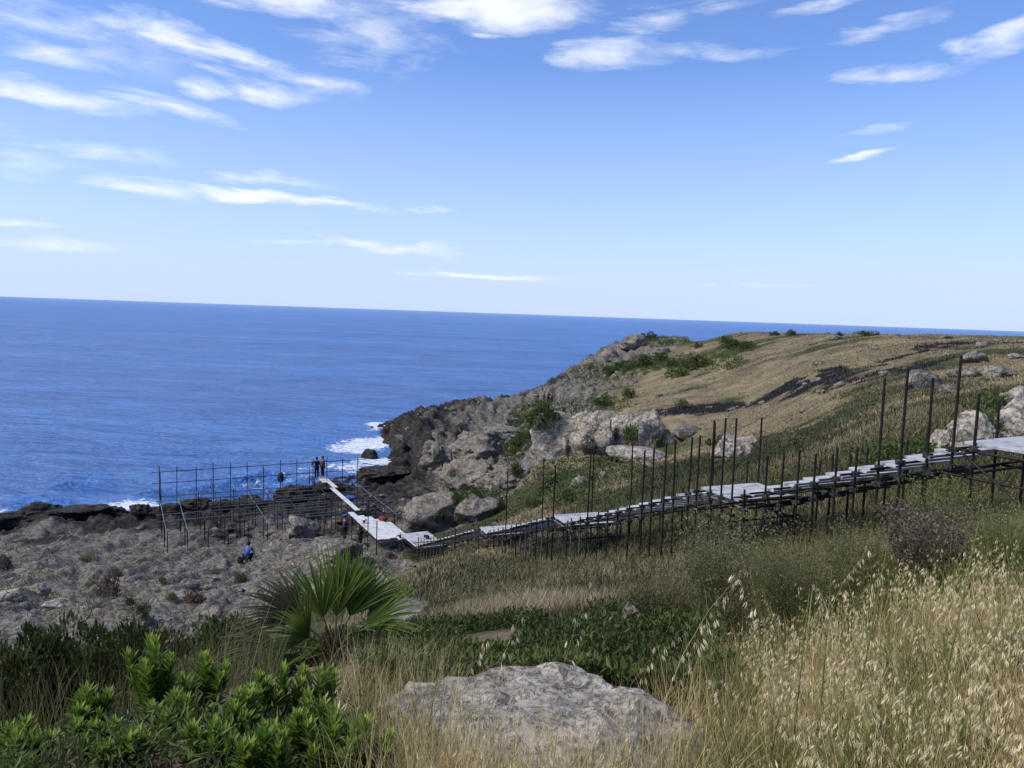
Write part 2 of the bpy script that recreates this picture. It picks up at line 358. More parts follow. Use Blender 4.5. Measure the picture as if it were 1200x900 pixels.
for (px, py, rx, ry, a) in [(430, 520, 6, 9, .78), (448, 541, 5, 4, .8), (415, 547, 7, 5, .66), (441, 500, 2.5, 8, .8), (390, 548, 6, 5, .5), (360, 562, 6, 4, .5), (150, 593, 3.5, 3, .95), (330, 572, 6, 3, .45), (30, 598, 8, 2.0, .5), (470, 492, 3, 3, .5)]:
    c = P(px, py, water_D(px, py))[:2]
    e = 1 - np.hypot((SX - c[0]) / rx, (SY - c[1]) / ry)
    foam = np.maximum(foam, a * sstep(-.2, .7, e + .45 * fbm(SX * .3, SY * .3, oct=4, seed=71)))
i = np.arange(len(sr) - 1)[:, None] * SA + np.arange(SA - 1)[None]
Fs = np.stack([i, i + 1, i + SA + 1, i + SA], 2).reshape(-1, 4)
sea_me = mesh_np('sea', np.stack([SX, SY, SZ], 2).reshape(-1, 3), Fs, {'foam': foam.ravel()}, True)
m = N('sea_material'); pos = m.pos()
mp = m.n('Mapping', i_Vector=pos, i_Scale=(.55, 1.0, 1.0)).outputs[0]
w1 = m.noise(mp, .7, 4, .6, .3); w2 = m.noise(mp, 2.6, 4, .6, .4); w3 = m.noise(mp, .10, 6, .65); w4 = m.noise(m.n('Mapping', i_Vector=pos, i_Scale=(.004, .016, 1)).outputs[0], 1.0, 9, .68)
w0 = m.noise(m.n('Mapping', i_Vector=pos, i_Scale=(.35, 1.0, 1.0), i_Rotation=(0, 0, .2)).outputs[0], .16, 4, .6, .5)
hh = m.math('ADD', m.math('MULTIPLY', w0, 2.2), m.math('ADD', m.math('MULTIPLY', w1, 1.0), m.math('MULTIPLY', w2, .40)))
nrm = m.bump(hh, 1.25, 1.0)
fo = m.attr('foam')
fn = m.noise(pos, 1.4, 6, .7, .6)
fm = m.ramp(m.math('ADD', fo, m.math('MULTIPLY', m.math('SUBTRACT', fn, .5), 1.6)), [(.5, 0.0), (.72, 1.0)])
base = m.mix(m.ramp(m.math('ADD', m.math('MULTIPLY', w3, .5), m.math('MULTIPLY', w4, .5)), [(.38, 0.0), (.62, 1.0)]), (.030, .105, .30), (.075, .200, .50))
base = m.mix(fm, base, (.72, .76, .80))
df = m.n('BsdfDiffuse', i_Color=base, i_Normal=nrm); gl = m.n('BsdfGlossy', i_Color=(1, 1, 1, 1), i_Roughness=.16, i_Normal=nrm)
fr = m.n('Fresnel', i_IOR=1.33, i_Normal=nrm).outputs[0]
fac = m.math('MULTIPLY', m.math('MINIMUM', fr, .44), m.math('SUBTRACT', 1.0, m.math('MULTIPLY', fm, .9)))   # wave slopes keep a rough sea from mirroring fully
mx = m.n('MixShader', i_0=fac); m.link(df.outputs[0], mx.inputs[1]); m.link(gl.outputs[0], mx.inputs[2]); m.link(mx.outputs[0], m.out.inputs[0])
sea = link('sea', sea_me, None, m.m); tag(sea, kind='structure')

# ------------------------------------------------------------------ light and sky
SUN_EL, SUN_AZ = math.radians(50), math.radians(-108)            # azimuth from the view direction, minus = left
sd = np.array([math.sin(SUN_AZ) * math.cos(SUN_EL), math.cos(SUN_AZ) * math.cos(SUN_EL), math.sin(SUN_EL)])
ld = bpy.data.lights.new('sun', 'SUN'); ld.energy = 3.7; ld.angle = math.radians(22); ld.color = (1, .94, .82)
lo = bpy.data.objects.new('sun', ld); col.objects.link(lo); lo.location = (0, 0, 60)
lo.rotation_euler = Vector(-sd).to_track_quat('-Z', 'Y').to_euler()
w = bpy.data.worlds.new('World'); scene.world = w; w.use_nodes = True
m = N.__new__(N); m.t = w.node_tree; m.t.nodes.clear(); m.out = m.t.nodes.new('ShaderNodeOutputWorld')
sky = m.n('TexSky', sky_type='NISHITA', sun_disc=False, sun_elevation=SUN_EL, sun_rotation=SUN_AZ, altitude=20, air_density=1.0, dust_density=.6, ozone_density=3.0)
dirv = m.n('TexCoord').outputs['Generated']
sp = m.n('SeparateXYZ', i_0=dirv)
az = m.math('ARCTAN2', sp.outputs[0], sp.outputs[1]); el = m.math('ARCSINE', sp.outputs[2])
ae = m.n('CombineXYZ', i_0=az, i_1=el, i_2=0.0).outputs[0]
nz = m.n('Mapping', i_Vector=ae, i_Scale=(5, 26, 1)).outputs[0]
wv = m.n('TexNoise', i_Vector=nz, i_Scale=1.0, i_Detail=8.0, i_Roughness=.6, i_Distortion=.5)
wisp = wv.outputs[0]
fluff = m.noise(m.n('Mapping', i_Vector=ae, i_Scale=(20, 60, 1)).outputs[0], 1.0, 7, .62, .3)
warp = m.n('VectorMath', operation='MULTIPLY_ADD', i_0=m.n('VectorMath', operation='SUBTRACT', i_0=wv.outputs[1], i_1=(.5, .5, .5)).outputs[0], i_1=(.22, .05, 0), i_2=ae).outputs[0]
CL = [  # photo px, py, half width, half height, tilt degrees (down to the right +), strength, softness kind
    (255, 64, 165, 22, 13, .95), (345, 92, 85, 17, 8, .9), (190, 42, 110, 18, 12, .6), (310, 2, 130, 20, 2, 1.0), (590, 8, 125, 34, 0, 1.15), (640, 12, 70, 26, 0, .8), (567, 42, 40, 9, 4, .7), (440, 42, 95, 58, 0, .40),
    (755, 26, 66, 18, -4, .6), (725, 62, 72, 22, 4, .62), (840, 60, 100, 12, 4, .34), (840, 6, 60, 9, -4, .3), (1040, 89, 78, 12, 3, .62), (1040, 33, 80, 9, -6, .36), (985, 2, 75, 8, -5, .45), (1180, 38, 62, 20, -14, .78),
    (1023, 175, 30, 8, -8, .95), (1028, 148, 45, 7, -3, .35), (65, 118, 115, 14, 4, .8), (200, 130, 70, 14, 5, .75), (115, 176, 100, 16, 4, .5), (170, 217, 85, 10, 4, .75), (340, 230, 140, 9, 4, .9), (320, 207, 85, 7, 5, .5),
    (455, 288, 110, 11, 5, .8), (568, 324, 105, 7, 2, .85), (20, 256, 50, 6, 2, .6), (60, 290, 130, 10, 2, .3), (60, 30, 170, 40, 10, .34), (60, 66, 90, 12, 8, .55), (250, 106, 32, 12, 8, .7), (320, 112, 60, 13, 6, .6), (20, 190, 80, 24, 4, .34),
    (510, 240, 40, 5, 3, .3), (350, 282, 60, 6, 3, .4), (860, 336, 120, 6, 2, .3)]
acc = None
for (px, py, hw, hh, tilt, st) in CL:
    d = ray(px, py); d = d / np.linalg.norm(d)
    a0, e0 = math.atan2(d[0], d[1]), math.asin(d[2])
    mpn = m.n('Mapping', vector_type='TEXTURE', i_Vector=warp, i_Location=(a0, e0, 0), i_Rotation=(0, 0, -math.radians(tilt) + ROLL), i_Scale=(hw / FPX * 1.02, hh / FPX * .98, 1))
    g = m.n('TexGradient', gradient_type='SPHERICAL', i_Vector=mpn.outputs[0]).outputs[1]
    v = m.math('MULTIPLY', g, st * .92)
    acc = v if acc is None else m.math('MAXIMUM', acc, v)
nsum = m.math('ADD', m.math('MULTIPLY', m.math('SUBTRACT', wisp, .5), 1.9), m.math('MULTIPLY', m.math('SUBTRACT', fluff, .5), 1.5))
gate = m.ramp(acc, [(0, 0.0), (.12, 1.0)])
cl = m.math('MULTIPLY', m.ramp(m.math('ADD', acc, m.math('MULTIPLY', nsum, m.math('ADD', .35, m.math('MULTIPLY', acc, .8)))), [(.04, 0.0), (.30, .28), (.62, .72), (1.0, 1.0)]), gate)
tint = m.mix(1.0, sky.outputs[0], (.82, .95, 1.28), 'MULTIPLY')
hz = m.ramp(el, [(0.0, 1.0), (.05, .9), (.13, .45), (.3, 0.0)])
tint = m.mix(m.math('MULTIPLY', hz, .9), tint, (4.0, 4.9, 6.7))
skyc = m.mix(m.math('MULTIPLY', cl, .93), tint, (6.6, 6.9, 7.4))
bg = m.n('Background', i_Color=skyc, i_Strength=.14)
m.link(bg.outputs[0], m.out.inputs[0])
scene.view_settings.view_transform = 'Standard'; scene.view_settings.look = 'None'
scene.view_settings.exposure = .16; scene.view_settings.gamma = 1; scene.view_settings.use_curve_mapping = False
scene.cycles.max_bounces = 6; scene.cycles.diffuse_bounces = 3; scene.cycles.transparent_max_bounces = 8
# ------------------------------------------------------------------ materials of the built things
def metal(name, dark, light, rough=.6, metallic=.5):
    m = N(name); p = m.pos()
    c = m.ramp(m.noise(p, 9, 5, .65), [(.35, dark), (.65, light)])
    m.bsdf(c, rough, m.bump(m.noise(p, 40, 3), .004, .6), .4, Metallic=metallic); return m.m
M_RUST = metal('rusty_steel', (.010, .009, .009), (.034, .023, .018))
M_GALV = metal('galvanised_steel', (.10, .10, .105), (.24, .24, .25), .5, .6)
M_CLAMP = metal('clamp_steel', (.02, .02, .022), (.09, .085, .08), .5)
def board_mat(name, a, b, stain):
    m = N(name); p = m.pos()
    c = m.ramp(m.noise(m.n('Mapping', i_Vector=p, i_Scale=(1.5, 4, 3)).outputs[0], 2.2, 6, .65), [(.3, a), (.7, b)])
    c = m.mix(m.math('MULTIPLY', m.ramp(m.noise(p, 3.1, 5, .7), [(.48, 0.0), (.62, 1.0)]), .8), c, stain)
    m.bsdf(c, .75, m.bump(m.noise(p, 25, 3), .004, .5), .25); return m.m
M_DECK = board_mat('pale_deck_board', (.33, .33, .335), (.47, .47, .475), (.20, .195, .18))
M_STEP = board_mat('grey_step_board', (.36, .36, .365), (.52, .52, .52), (.22, .21, .19))
M_PLANK = board_mat('white_plank', (.46, .46, .46), (.60, .60, .59), (.30, .28, .25))
def cloth(name, c):
    m = N(name); m.bsdf(m.mix(m.ramp(m.noise(m.obj(), 14, 3), [(.4, 0.0), (.6, 1.0)]), c, tuple(x * .7 for x in c)), .9); return m.m
def rock_mat(name, wetv=None, scale=1.6, tone=1.0, cracks=True):
    m = N(name); p = m.pos()
    c, h = rock_nodes(m, p, scale, wetv, cracks)
    if tone != 1.0: c = m.mix(1.0, c, (tone, tone * .985, tone * .95), 'MULTIPLY')
    m.bsdf(c, .9, m.bump(h, .10 / scale * 1.6, .9), .15); return m.m
M_ROCK = rock_mat('limestone', None, 1.1, 1.3)
M_ROCKPALE = rock_mat('pale_limestone', None, .9, 2.1)
M_ROCKFG = rock_mat('near_limestone', None, 3.2, 1.9, False)
M_ROCKWET = rock_mat('wet_rock', .93, 1.2)

# ------------------------------------------------------------------ boulders
def ico(sub):
    bm = bmesh.new(); bmesh.ops.create_icosphere(bm, subdivisions=sub, radius=1)
    V = np.array([v.co[:] for v in bm.verts]); F = np.array([[v.index for v in f.verts] for f in bm.faces]); bm.free()
    return V, F
ICO = {k: ico(k) for k in (3, 4, 5, 6)}
def rock_shape(seed, sub=4, facets=14, rough=.16):
    V, F = ICO[sub]; r = np.random.default_rng(seed)
    nrm = r.normal(size=(facets, 3)); nrm /= np.linalg.norm(nrm, axis=1)[:, None]
    dd = r.uniform(.62, .98, facets)
    dots = V @ nrm.T
    rad = np.minimum(1.05, np.where(dots > .05, dd / np.maximum(dots, .05), 9).min(1))
    o = r.uniform(-50, 50, 3)
    q = V * 1.6 + o
    rad = rad * (1 + rough * (ridged(q[:, 0], q[:, 1], q[:, 2], 4, seed) - .1) + rough * .8 * fbm(q[:, 0] * .8, q[:, 1] * .8, q[:, 2] * .8, 3, seed + 5))
    q = V * 7 + o
    rad *= 1 + rough * .22 * ridged(q[:, 0], q[:, 1], q[:, 2], 3, seed + 9)
    return V * rad[:, None], F
ROCKV, ROCKF, ROCKN = [], [], [0]
def boulder(label, px, py, wpx, hpx, mat, seed, cat='boulder', group=None, near=6.0, D=None, name='boulder', sub=4, depth=.8, rough=.16, sink=.6, tilt=0.0):
    """px, py: foot of the boulder in the photo; wpx, hpx its size there"""
    if D is None: p, D = hit(px, py, near)
    else: p = P(px, py, D)
    k = D / FPX
    V, F = rock_shape(seed, sub, rough=rough)
    a = math.atan2(p[0], p[1])
    ex = np.array([math.cos(a), -math.sin(a), 0]); ey = np.array([math.sin(a), math.cos(a), 0])
    sx, sz = wpx * k / 2 * 1.08, hpx * k / (2 - sink) * 1.12
    W = V[:, :1] * sx * ex + V[:, 1:2] * sx * depth * ey + V[:, 2:] * sz * np.array([math.sin(tilt), 0, 1.0])
    me = mesh_np(name, W, F, None, True)
    o = link(name, me, None, mat); o.location = p + np.array([0, 0, sz * (1 - sink)]) + ey * sx * depth * .4
    ROCKV.append(W + np.array(o.location)); ROCKF.append(F + ROCKN[0]); ROCKN[0] += len(W)
    return tag(o, label, cat, group)
B = boulder
G1 = 'blocks of the pale outcrop above the gully'
B('broad pale block at the left end of the outcrop, hollowed underneath', 654, 536, 66, 50, M_ROCKPALE, 1, group=G1, sub=5, rough=.22, name='outcrop_block')
B('tall pale block of the outcrop beside a dark hanging shrub', 688, 530, 52, 46, M_ROCKPALE, 2, group=G1, sub=5, rough=.22, name='outcrop_block')
B('middle pale block of the outcrop between two dark shrubs', 727, 530, 48, 42, M_ROCKPALE, 3, group=G1, sub=5, rough=.22, name='outcrop_block')
B('right-hand pale block of the outcrop, rounded and pitted', 762, 526, 46, 42, M_ROCKPALE, 4, group=G1, sub=5, rough=.22, name='outcrop_block')
B('low pale ledge at the foot of the outcrop', 742, 541, 70, 14, M_ROCKPALE, 5, group=G1, sub=4, name='outcrop_block')
B('small grey cap rock on top of the outcrop', 712, 498, 34, 16, M_ROCK, 6, group=G1, name='outcrop_block')
B('low grey ledge just right of the outcrop under dry grass', 803, 512, 36, 12, M_ROCK, 7, group=G1, name='outcrop_block')
B('lone pale boulder behind the tall poles in mid slope', 857, 538, 40, 26, M_ROCKPALE, 8, sub=5, rough=.2)
B('small pale lump beside the lone boulder behind the tall poles', 876, 522, 20, 11, M_ROCKPALE, 9)
G2 = 'white boulders behind the upper landing'
B('left and smallest white boulder behind the upper landing', 1106, 532, 30, 24, M_ROCKPALE, 10, group=G2, near=15, sub=5, rough=.2)
B('middle white boulder behind the upper landing, cracked in two', 1137, 534, 50, 42, M_ROCKPALE, 11, group=G2, near=15, sub=5, rough=.2)
B('white boulder cut by the right picture edge above the landing', 1196, 518, 46, 40, M_ROCKPALE, 12, group=G2, near=15, sub=5, rough=.2)
B('grey white slab higher up by the right picture edge', 1192, 478, 34, 22, M_ROCKPALE, 13, group=G2, near=18)
G3 = 'flat rocks showing in the dry upper slope'
for lab, px, py, ww, hh in [('pale flat rock between the two tallest poles', 1080, 455, 34, 20), ('long low rock right of the tallest pole', 1130, 442, 34, 11), ('pale sloping slab near the right edge of the dry slope', 1172, 442, 32, 14), ('small pale rock just right of the tallest pole', 1112, 462, 20, 11),
                            ('dark grey hump below the upper burnt strip', 1140, 425, 26, 13), ('pale stone beside the upper burnt strip', 1151, 407, 13, 6), ('left white stone lying on the burnt strip', 962, 461, 11, 5), ('right white stone lying on the burnt strip', 984, 454, 12, 6), ('brown stone at the top end of the burnt strip', 1036, 441, 13, 6), ('flat pale stone at the right picture edge', 1190, 420, 18, 5)]:
    B(lab, px, py, ww, hh, M_ROCK, hash(lab[:9] + str(px)) % 999 if 0 else px, group=G3, near=20, sub=4)
B('pale stone between green tufts left of the second landing', 679, 572, 18, 13, M_ROCK, 31)
B('small pale stone halfway up the gully side', 707, 562, 10, 8, M_ROCK, 32)
B('grey stone on the gully side under the outcrop', 640, 572, 16, 9, M_ROCK, 33)
B('big rounded grey boulder behind the lowest landing', 508, 622, 84, 40, M_ROCK, 34, sub=5, rough=.2, near=30)
B('grey boulder with a dark shrub, right of the lowest landing', 556, 610, 60, 28, M_ROCK, 35, sub=5, rough=.2, near=30)
B('rough grey crag above the cove, left one', 545, 575, 60, 26, M_ROCK, 36, sub=5, rough=.34, near=30)
B('rough grey crag above the cove, right one below the green slope', 590, 572, 50, 22, M_ROCK, 37, sub=5, rough=.34, near=30)
B('grey buttress at the cliff corner over the cove', 512, 548, 34, 26, M_ROCK, 38, sub=5, rough=.34, near=40)
B('tall grey rib on the seaward headland face', 555, 540, 56, 24, M_ROCK, 39, sub=5, rough=.34, near=40)
B('grey hump on the shelf below the walkers', 590, 515, 50, 14, M_ROCK, 40, sub=5, rough=.34, near=40)
B('grey knob beside the green slope on the headland', 653, 492, 24, 14, M_ROCK, 41, near=40)
B('brown wet rock standing in the surf of the cove', 434, 538, 20, 10, M_ROCKWET, 45, D=water_D(434, 538))
B('larger brown rock at the inner edge of the surf', 470, 538, 28, 15, M_ROCKWET, 46, D=water_D(470, 538))
B('stacked grey rocks on the far cape over the sea', 741, 408, 30, 14, M_ROCK, 47, near=90, sub=5, rough=.26)
B('low grey rock left below the far cape', 716, 422, 22, 9, M_ROCK, 48, near=90, rough=.24)
B('grey rock on the cape slope among green scrub', 776, 416, 22, 8, M_ROCK, 49, near=90, rough=.24)
B('rounded grey boulder in front of the shore scaffold', 352, 629, 38, 21, M_ROCK, 50, near=30, sub=5)
B('long grey boulder just behind the fan palm', 388, 660, 62, 26, M_ROCK, 51, near=25, sub=5)
B('flat pale boulder cut by the left picture edge on the rock platform', 14, 704, 28, 12, M_ROCKPALE, 52, near=18)
B('rounded pale boulder on the left part of the rock platform', 47, 697, 19, 11, M_ROCKPALE, 53, near=18)
B('low pale slab on the rock platform above the dark bushes', 64, 713, 26, 8, M_ROCKPALE, 54, near=16)
B('small pale stone left of the fan palm tips', 168, 735, 22, 12, M_ROCK, 55, near=12)
G4 = 'black rocks along the water line'
for k, (px, py, ww, hh, lab) in enumerate([(14, 612, 60, 14, 'black tidal rock cut by the left picture edge'), (47, 606, 44, 16, 'jagged black tidal rock, second from the left edge'), (95, 606, 56, 14, 'long black tidal rock left of the small inlet'), (133, 604, 30, 12, 'black tidal rock on the left lip of the small inlet'), (163, 602, 22, 13, 'black tidal rock on the right lip of the small inlet'), (196, 601, 38, 12, 'black tidal rock behind the left end of the scaffold'),
                                            (232, 598, 32, 14, 'black tidal rock behind the third scaffold post'), (262, 597, 30, 12, 'black tidal rock behind the fifth scaffold post'), (292, 594, 34, 12, 'black tidal rock behind the middle of the scaffold'), (345, 586, 40, 14, 'black rock under the landward side of the plank end'), (386, 577, 36, 12, 'black rock right under the two people at the plank end'), (448, 562, 60, 9, 'flat dark ledge reaching into the cove')]):
    B(lab, px, py, ww, hh * (.72 if px < 320 else 1), M_ROCKWET, 60 + k, 'rock', G4, near=45, name='tidal_rock', rough=.3, sub=5)

# ------------------------------------------------------------------ the scaffold stairway down the slope
def unit(v): v = np.asarray(v, float); return v / np.linalg.norm(v)
ZZ = np.array([0, 0, 1.0])
stair = empty('scaffold_stairway', (5.76, 18.2, float(gz(5.76, 18.2))))
tag(stair, 'long rusty scaffold stairway with pale landings descending the grassy slope', 'scaffold')
SO = np.array(stair.location)
def sbuild(mb, name, mat, parent=stair, **kw):
    for k in range(len(mb.V)): mb.V[k] = mb.V[k] - SO
    return mb.build(name, mat, parent, **kw)
LAND = [np.array(a) for a in [(8.62, 12.5, 16.12), (5.76, 18.2, 13.93), (2.62, 25.7, 11.12), (-.2, 34.0, 8.25), (-5.0, 44.8, 4.42)]]
LW, LL = 1.76, 1.35
dirs = []
for k in range(5):
    a = LAND[max(k - 1, 0)]; b = LAND[min(k + 1, 4)]
    d = b - a; d[2] = 0; dirs.append(unit(d))
dirs[4] = unit((-.46, .89, 0)); dirs[0] = unit((-.5, .86, 0))
half = [LL / 2] * 4 + [1.5]
stations = []                            # (centre, direction, kind)
for k in range(5):
    d = dirs[k]; nside = np.array([-d[1], d[0], 0]); hl = half[k]
    for q in range(4):                   # four boards make one landing deck
        mb = MB(); mb.box(LAND[k] + nside * (q - 1.5) * LW / 4 + ZZ * (.003 * (q % 2)), LW / 4 - .012, hl * 2, .055, nside, d)
        if q == 0: deck = sbuild(mb, 'landing_deck', M_DECK, bevel=.006)
        else:
            for V in mb.V: V -= SO
            mb.build('board', M_DECK, deck, bevel=.006)
    for e in (-1, 1):
        mb = MB(); c = LAND[k] + d * (hl - .08) * e - ZZ * .06
        mb.tube(c + nside * (LW / 2 + .3), c - nside * (LW / 2 + .2), .024); sbuild(mb, 'transom_tube', M_RUST)
        mb = MB(); c = LAND[k] + nside * (LW / 2 + .03) * e - ZZ * .115
        mb.tube(c + d * (hl + .35), c - d * (hl + .35), .024); sbuild(mb, 'ledger_tube', M_GALV if k in (1, 2, 3) else M_RUST)
    for e in (-1, 1):
        for g in (-1, 1): stations.append((LAND[k] + d * (hl - .08) * e, d, 'landing', g))
for k in range(5):                       # braces under the landings
    d = dirs[k]; ns = np.array([-d[1], d[0], 0])
    for g in (-1, 1):
        mb = MB(); a = LAND[k] + d * half[k] - ZZ * .15 + ns * g * (LW / 2 + .06); b = LAND[k] - d * half[k] - ZZ * 1.05 + ns * g * (LW / 2 + .06); mb.tube(a, b, .024); sbuild(mb, 'brace_tube', M_RUST)
        mb = MB(); mb.tube(LAND[k] + d * (half[k] + .3) - ZZ * .55 + ns * g * (LW / 2 + .05), LAND[k] - d * (half[k] + .3) - ZZ * .55 + ns * g * (LW / 2 + .05), .024); sbuild(mb, 'ledger_tube', M_RUST)
    for e in (-1, 1):
        mb = MB(); mb.tube(LAND[k] + d * (half[k] - .1) * e - ZZ * .5 + ns * (LW / 2 + .2), LAND[k] + d * (half[k] - .1) * e - ZZ * .5 - ns * (LW / 2 + .2), .024); sbuild(mb, 'transom_tube', M_RUST)
flights = [9, 12, 13, 17]
steps = []
for k in range(4):
    a = LAND[k] + dirs[k] * half[k]; b = LAND[k + 1] - dirs[k + 1] * half[k + 1]
    a = a.copy(); b = b.copy(); a[2] = LAND[k][2]; b[2] = LAND[k + 1][2]
    for q in range(flights[k]):
        t = (q + .6) / flights[k]
        c = a + (b - a) * t + rng.normal(0, .008, 3); c[2] = a[2] + (b[2] - a[2]) * (q + 1) / (flights[k] + 1)
        d = unit((dirs[k] * (1 - t) + dirs[k + 1] * t)); steps.append((c, d, k))
for c, d, k in steps:
    nside = np.array([-d[1], d[0], 0])
    mb = MB(); mb.box(c - nside * .02, LW - .10, .40, .05, nside, d); sbuild(mb, 'step_board', M_STEP, bevel=.005)
    j = rng.uniform(-.1, .1, 2)
    mb = MB(); mb.tube(c + nside * (LW / 2 + .38 + j[0]) - ZZ * .058, c - nside * (LW / 2 + .2) - ZZ * .058, .024); sbuild(mb, 'transom_tube', M_GALV if rng.random() < .35 else M_RUST)
    if k == 0:
        mb = MB(); mb.tube(c + nside * (LW / 2 + .12) + d * .05 - ZZ * .36, c - nside * (LW / 2 + .1) + d * .05 - ZZ * .36, .024); sbuild(mb, 'brace_tube', M_RUST)
for k in range(4):                       # long sloping stringers under the flights, both sides
    for g in (-1, 1):
        a, b = LAND[k], LAND[k + 1]; d = unit(b - a); ns = unit((-d[1], d[0], 0)) * g * (LW / 2 - .12)
        mb = MB(); mb.tube(a + ns - ZZ * .18 + d * .5, b + ns - ZZ * .16 - d * .3, .024); sbuild(mb, 'stringer_tube', M_RUST)

def row_line(g):                         # fine samples of a row of poles: position on deck level
    out = []
    seq = []
    for k in range(5):
        seq.append((LAND[k] - dirs[k] * half[k], dirs[k])); seq.append((LAND[k] + dirs[k] * half[k], dirs[k]))
    for (a, da), (b, db) in zip(seq[:-1], seq[1:]):
        for t in np.linspace(0, 1, 60, endpoint=False):
            d = unit(da * (1 - t) + db * t); out.append((a + (b - a) * t + np.array([-d[1], d[0], 0]) * g * (LW / 2 + .03)))
    return np.array(out)
ROW = {1: row_line(1), -1: row_line(-1)}   # +1 = near row
poles = []
def pole_at(px, py, g):
    R = ROW[g]; pr = np.array([proj(p)[0] for p in R]); k = int(np.argmin(abs(pr - px)))
    p = R[k]; D = p[1]
    top = P(px, py, D)[2]
    poles.append((np.array([p[0], p[1], 0]), p[2], top, g, True))
for px, py in [(592, 554), (648, 545), (688, 532), (752, 528), (764, 525), (777, 520), (790, 516), (805, 512), (818, 510), (832, 492), (845, 490), (858, 490), (896, 534), (915, 530), (936, 527), (955, 532), (980, 524), (1002, 524), (1028, 443), (1055, 432), (1089, 443), (1117, 416), (1141, 461)]:
    pole_at(px, py, 1)
for px, py in [(635, 537), (694, 528), (739, 520), (834.5, 495), (888, 489), (873, 540), (957, 540), (974, 533), (994, 532), (1015, 524), (1037, 530), (1061, 515), (1083, 505), (1170, 470)]:
    pole_at(px, py, -1)
def free(p, g, gap):
    return all(q[3] != g or math.hypot(q[0][0] - p[0], q[0][1] - p[1]) > gap for q in poles)
for n_, (c, d, k) in enumerate(steps):
    ns = np.array([-d[1], d[0], 0])
    p = c + ns * (LW / 2 + .03)
    if free(p, 1, .26):
        up = .1 if k < 2 else (.12 if k == 2 else rng.uniform(.3, .62))
        poles.append((np.array([p[0], p[1], 0]), c[2], c[2] + up, 1, False))
    p = c - ns * (LW / 2 + .03)
    if free(p, -1, .5) and n_ % (2 if k > 1 else 2) == 0:
        poles.append((np.array([p[0], p[1], 0]), c[2], c[2] + (rng.uniform(.35, .75) if k > 0 else .2), -1, False))
for c, d, _, g in stations:
    p = c + np.array([-d[1], d[0], 0]) * g * (LW / 2 + .03)
    if free(p, g, .3): poles.append((np.array([p[0], p[1], 0]), c[2], c[2] + .15, g, False))
print('poles', len(poles), 'steps', len(steps))
clamp = MB(); clamp.box((0, 0, 0), .12, .12, .09); clamp.tube((-.08, 0, .01), (.10, .02, .01), .018, 6); clamp.tube((0, -.10, -.02), (0, .09, -.02), .02, 6)
clamp_me = clamp.mesh('coupler'); clamp_me.materials.append(M_CLAMP)
for p, zd, zt, g, tall in poles:
    zb = float(gz(p[0], p[1])) - .12
    ln = rng.normal(0, .006, 2)
    mb = MB(); mb.tube((p[0], p[1], zb), (p[0] + ln[0] * (zt - zb), p[1] + ln[1] * (zt - zb), zt), .0245, 8)
    mid_part = p[1] > 23
    po = sbuild(mb, 'pole', M_GALV if (mid_part and not tall and rng.random() < .75) else M_RUST)
    for dz in ((-.06, -.36) if g > 0 else (-.06,)):
        c = link('coupler', clamp_me, po); c.location = Vector(np.array([p[0], p[1], zd + dz]) - SO); c.rotation_euler = (0, 0, rng.uniform(0, 3))

# ------------------------------------------------------------------ the scaffold frame by the sea
OF = np.array([-21.35, 47.2, 0]); UF = unit((.89, .455, 0)); VF = unit((-.455, .89, 0)); ZF = 3.5
def fp(u, v, z): return OF + UF * u + VF * v + ZZ * z
frame = empty('tube_scaffold', fp(7, 4, 2)); SO = np.array(frame.location)
tag(frame, 'wide open grid of scaffold tubes standing over the black shore rocks', 'scaffold')
cols = np.arange(13) * 1.24
rows = [0, 2.0, 3.5, 5.2, 6.6, 8.0, 9.6]
for v in (1.2, 2.8, 4.4, 6.0, 7.4, 8.8):
    mb = MB(); mb.tube(fp(6.5 if v < 5 else 3.2, v, ZF - .04), fp(15.4, v, ZF + .02), .03); sbuild(mb, 'ledger_tube', M_GALV, frame)
for r_, v in enumerate(rows):
    u0, u1 = (-.4, 15.4)
    if r_ == 1: u0 = 4.5
    if r_ == 4: u0 = 5.6
    zz = ZF - .05 + (.0 if r_ < 5 else .25)
    mb = MB(); mb.tube(fp(u0, v, zz + rng.normal(0, .03)), fp(u1, v, zz + rng.normal(0, .05)), .03); sbuild(mb, 'ledger_tube', M_GALV, frame)
for v, z in [(9.6, ZF + 2.0), (9.6, ZF + 1.15), (9.6, ZF - .9), (4.4, ZF - .5), (1.0, ZF - .35), (7.3, ZF - .5)]:
    mb = MB(); mb.tube(fp(-.5, v + .06, z), fp(15.6, v + .06, z + .1), .026); sbuild(mb, 'rail_tube' if z > ZF else 'ledger_tube', M_RUST, frame)
for k, u in enumerate(cols):
    mb = MB(); mb.tube(fp(u, -.5, ZF + .06), fp(u, 9.9, ZF + .06), .026); sbuild(mb, 'transom_tube', M_GALV if k in (0, 1, 5, 12) else M_RUST, frame)
    for r_, v in enumerate(rows):
        if r_ in (2, 5) and k % 2: continue
        if r_ in (4,) and k % 2 == 0: continue
        p = fp(u + rng.normal(0, .04), v + .07, 0); zt = ZF + (2.35 + rng.normal(0, .12) if v > 9 else rng.choice([.12, .15, .75, .3]) if v > 4 else .12)
        zb = float(gz(p[0], p[1])) - .15
        mb = MB(); mb.tube((p[0], p[1], zb), (p[0], p[1], zt), .03); sbuild(mb, 'pole', M_RUST, frame)
mb = MB(); mb.tube(fp(0, 8.9, ZF + .05), fp(.0, 9.7, ZF + 2.3), .028); sbuild(mb, 'brace_tube', M_RUST, frame)
mb = MB(); mb.tube(fp(.05, 8.2, ZF + .05), fp(.05, 9.65, ZF + 2.0), .028); sbuild(mb, 'brace_tube', M_RUST, frame)
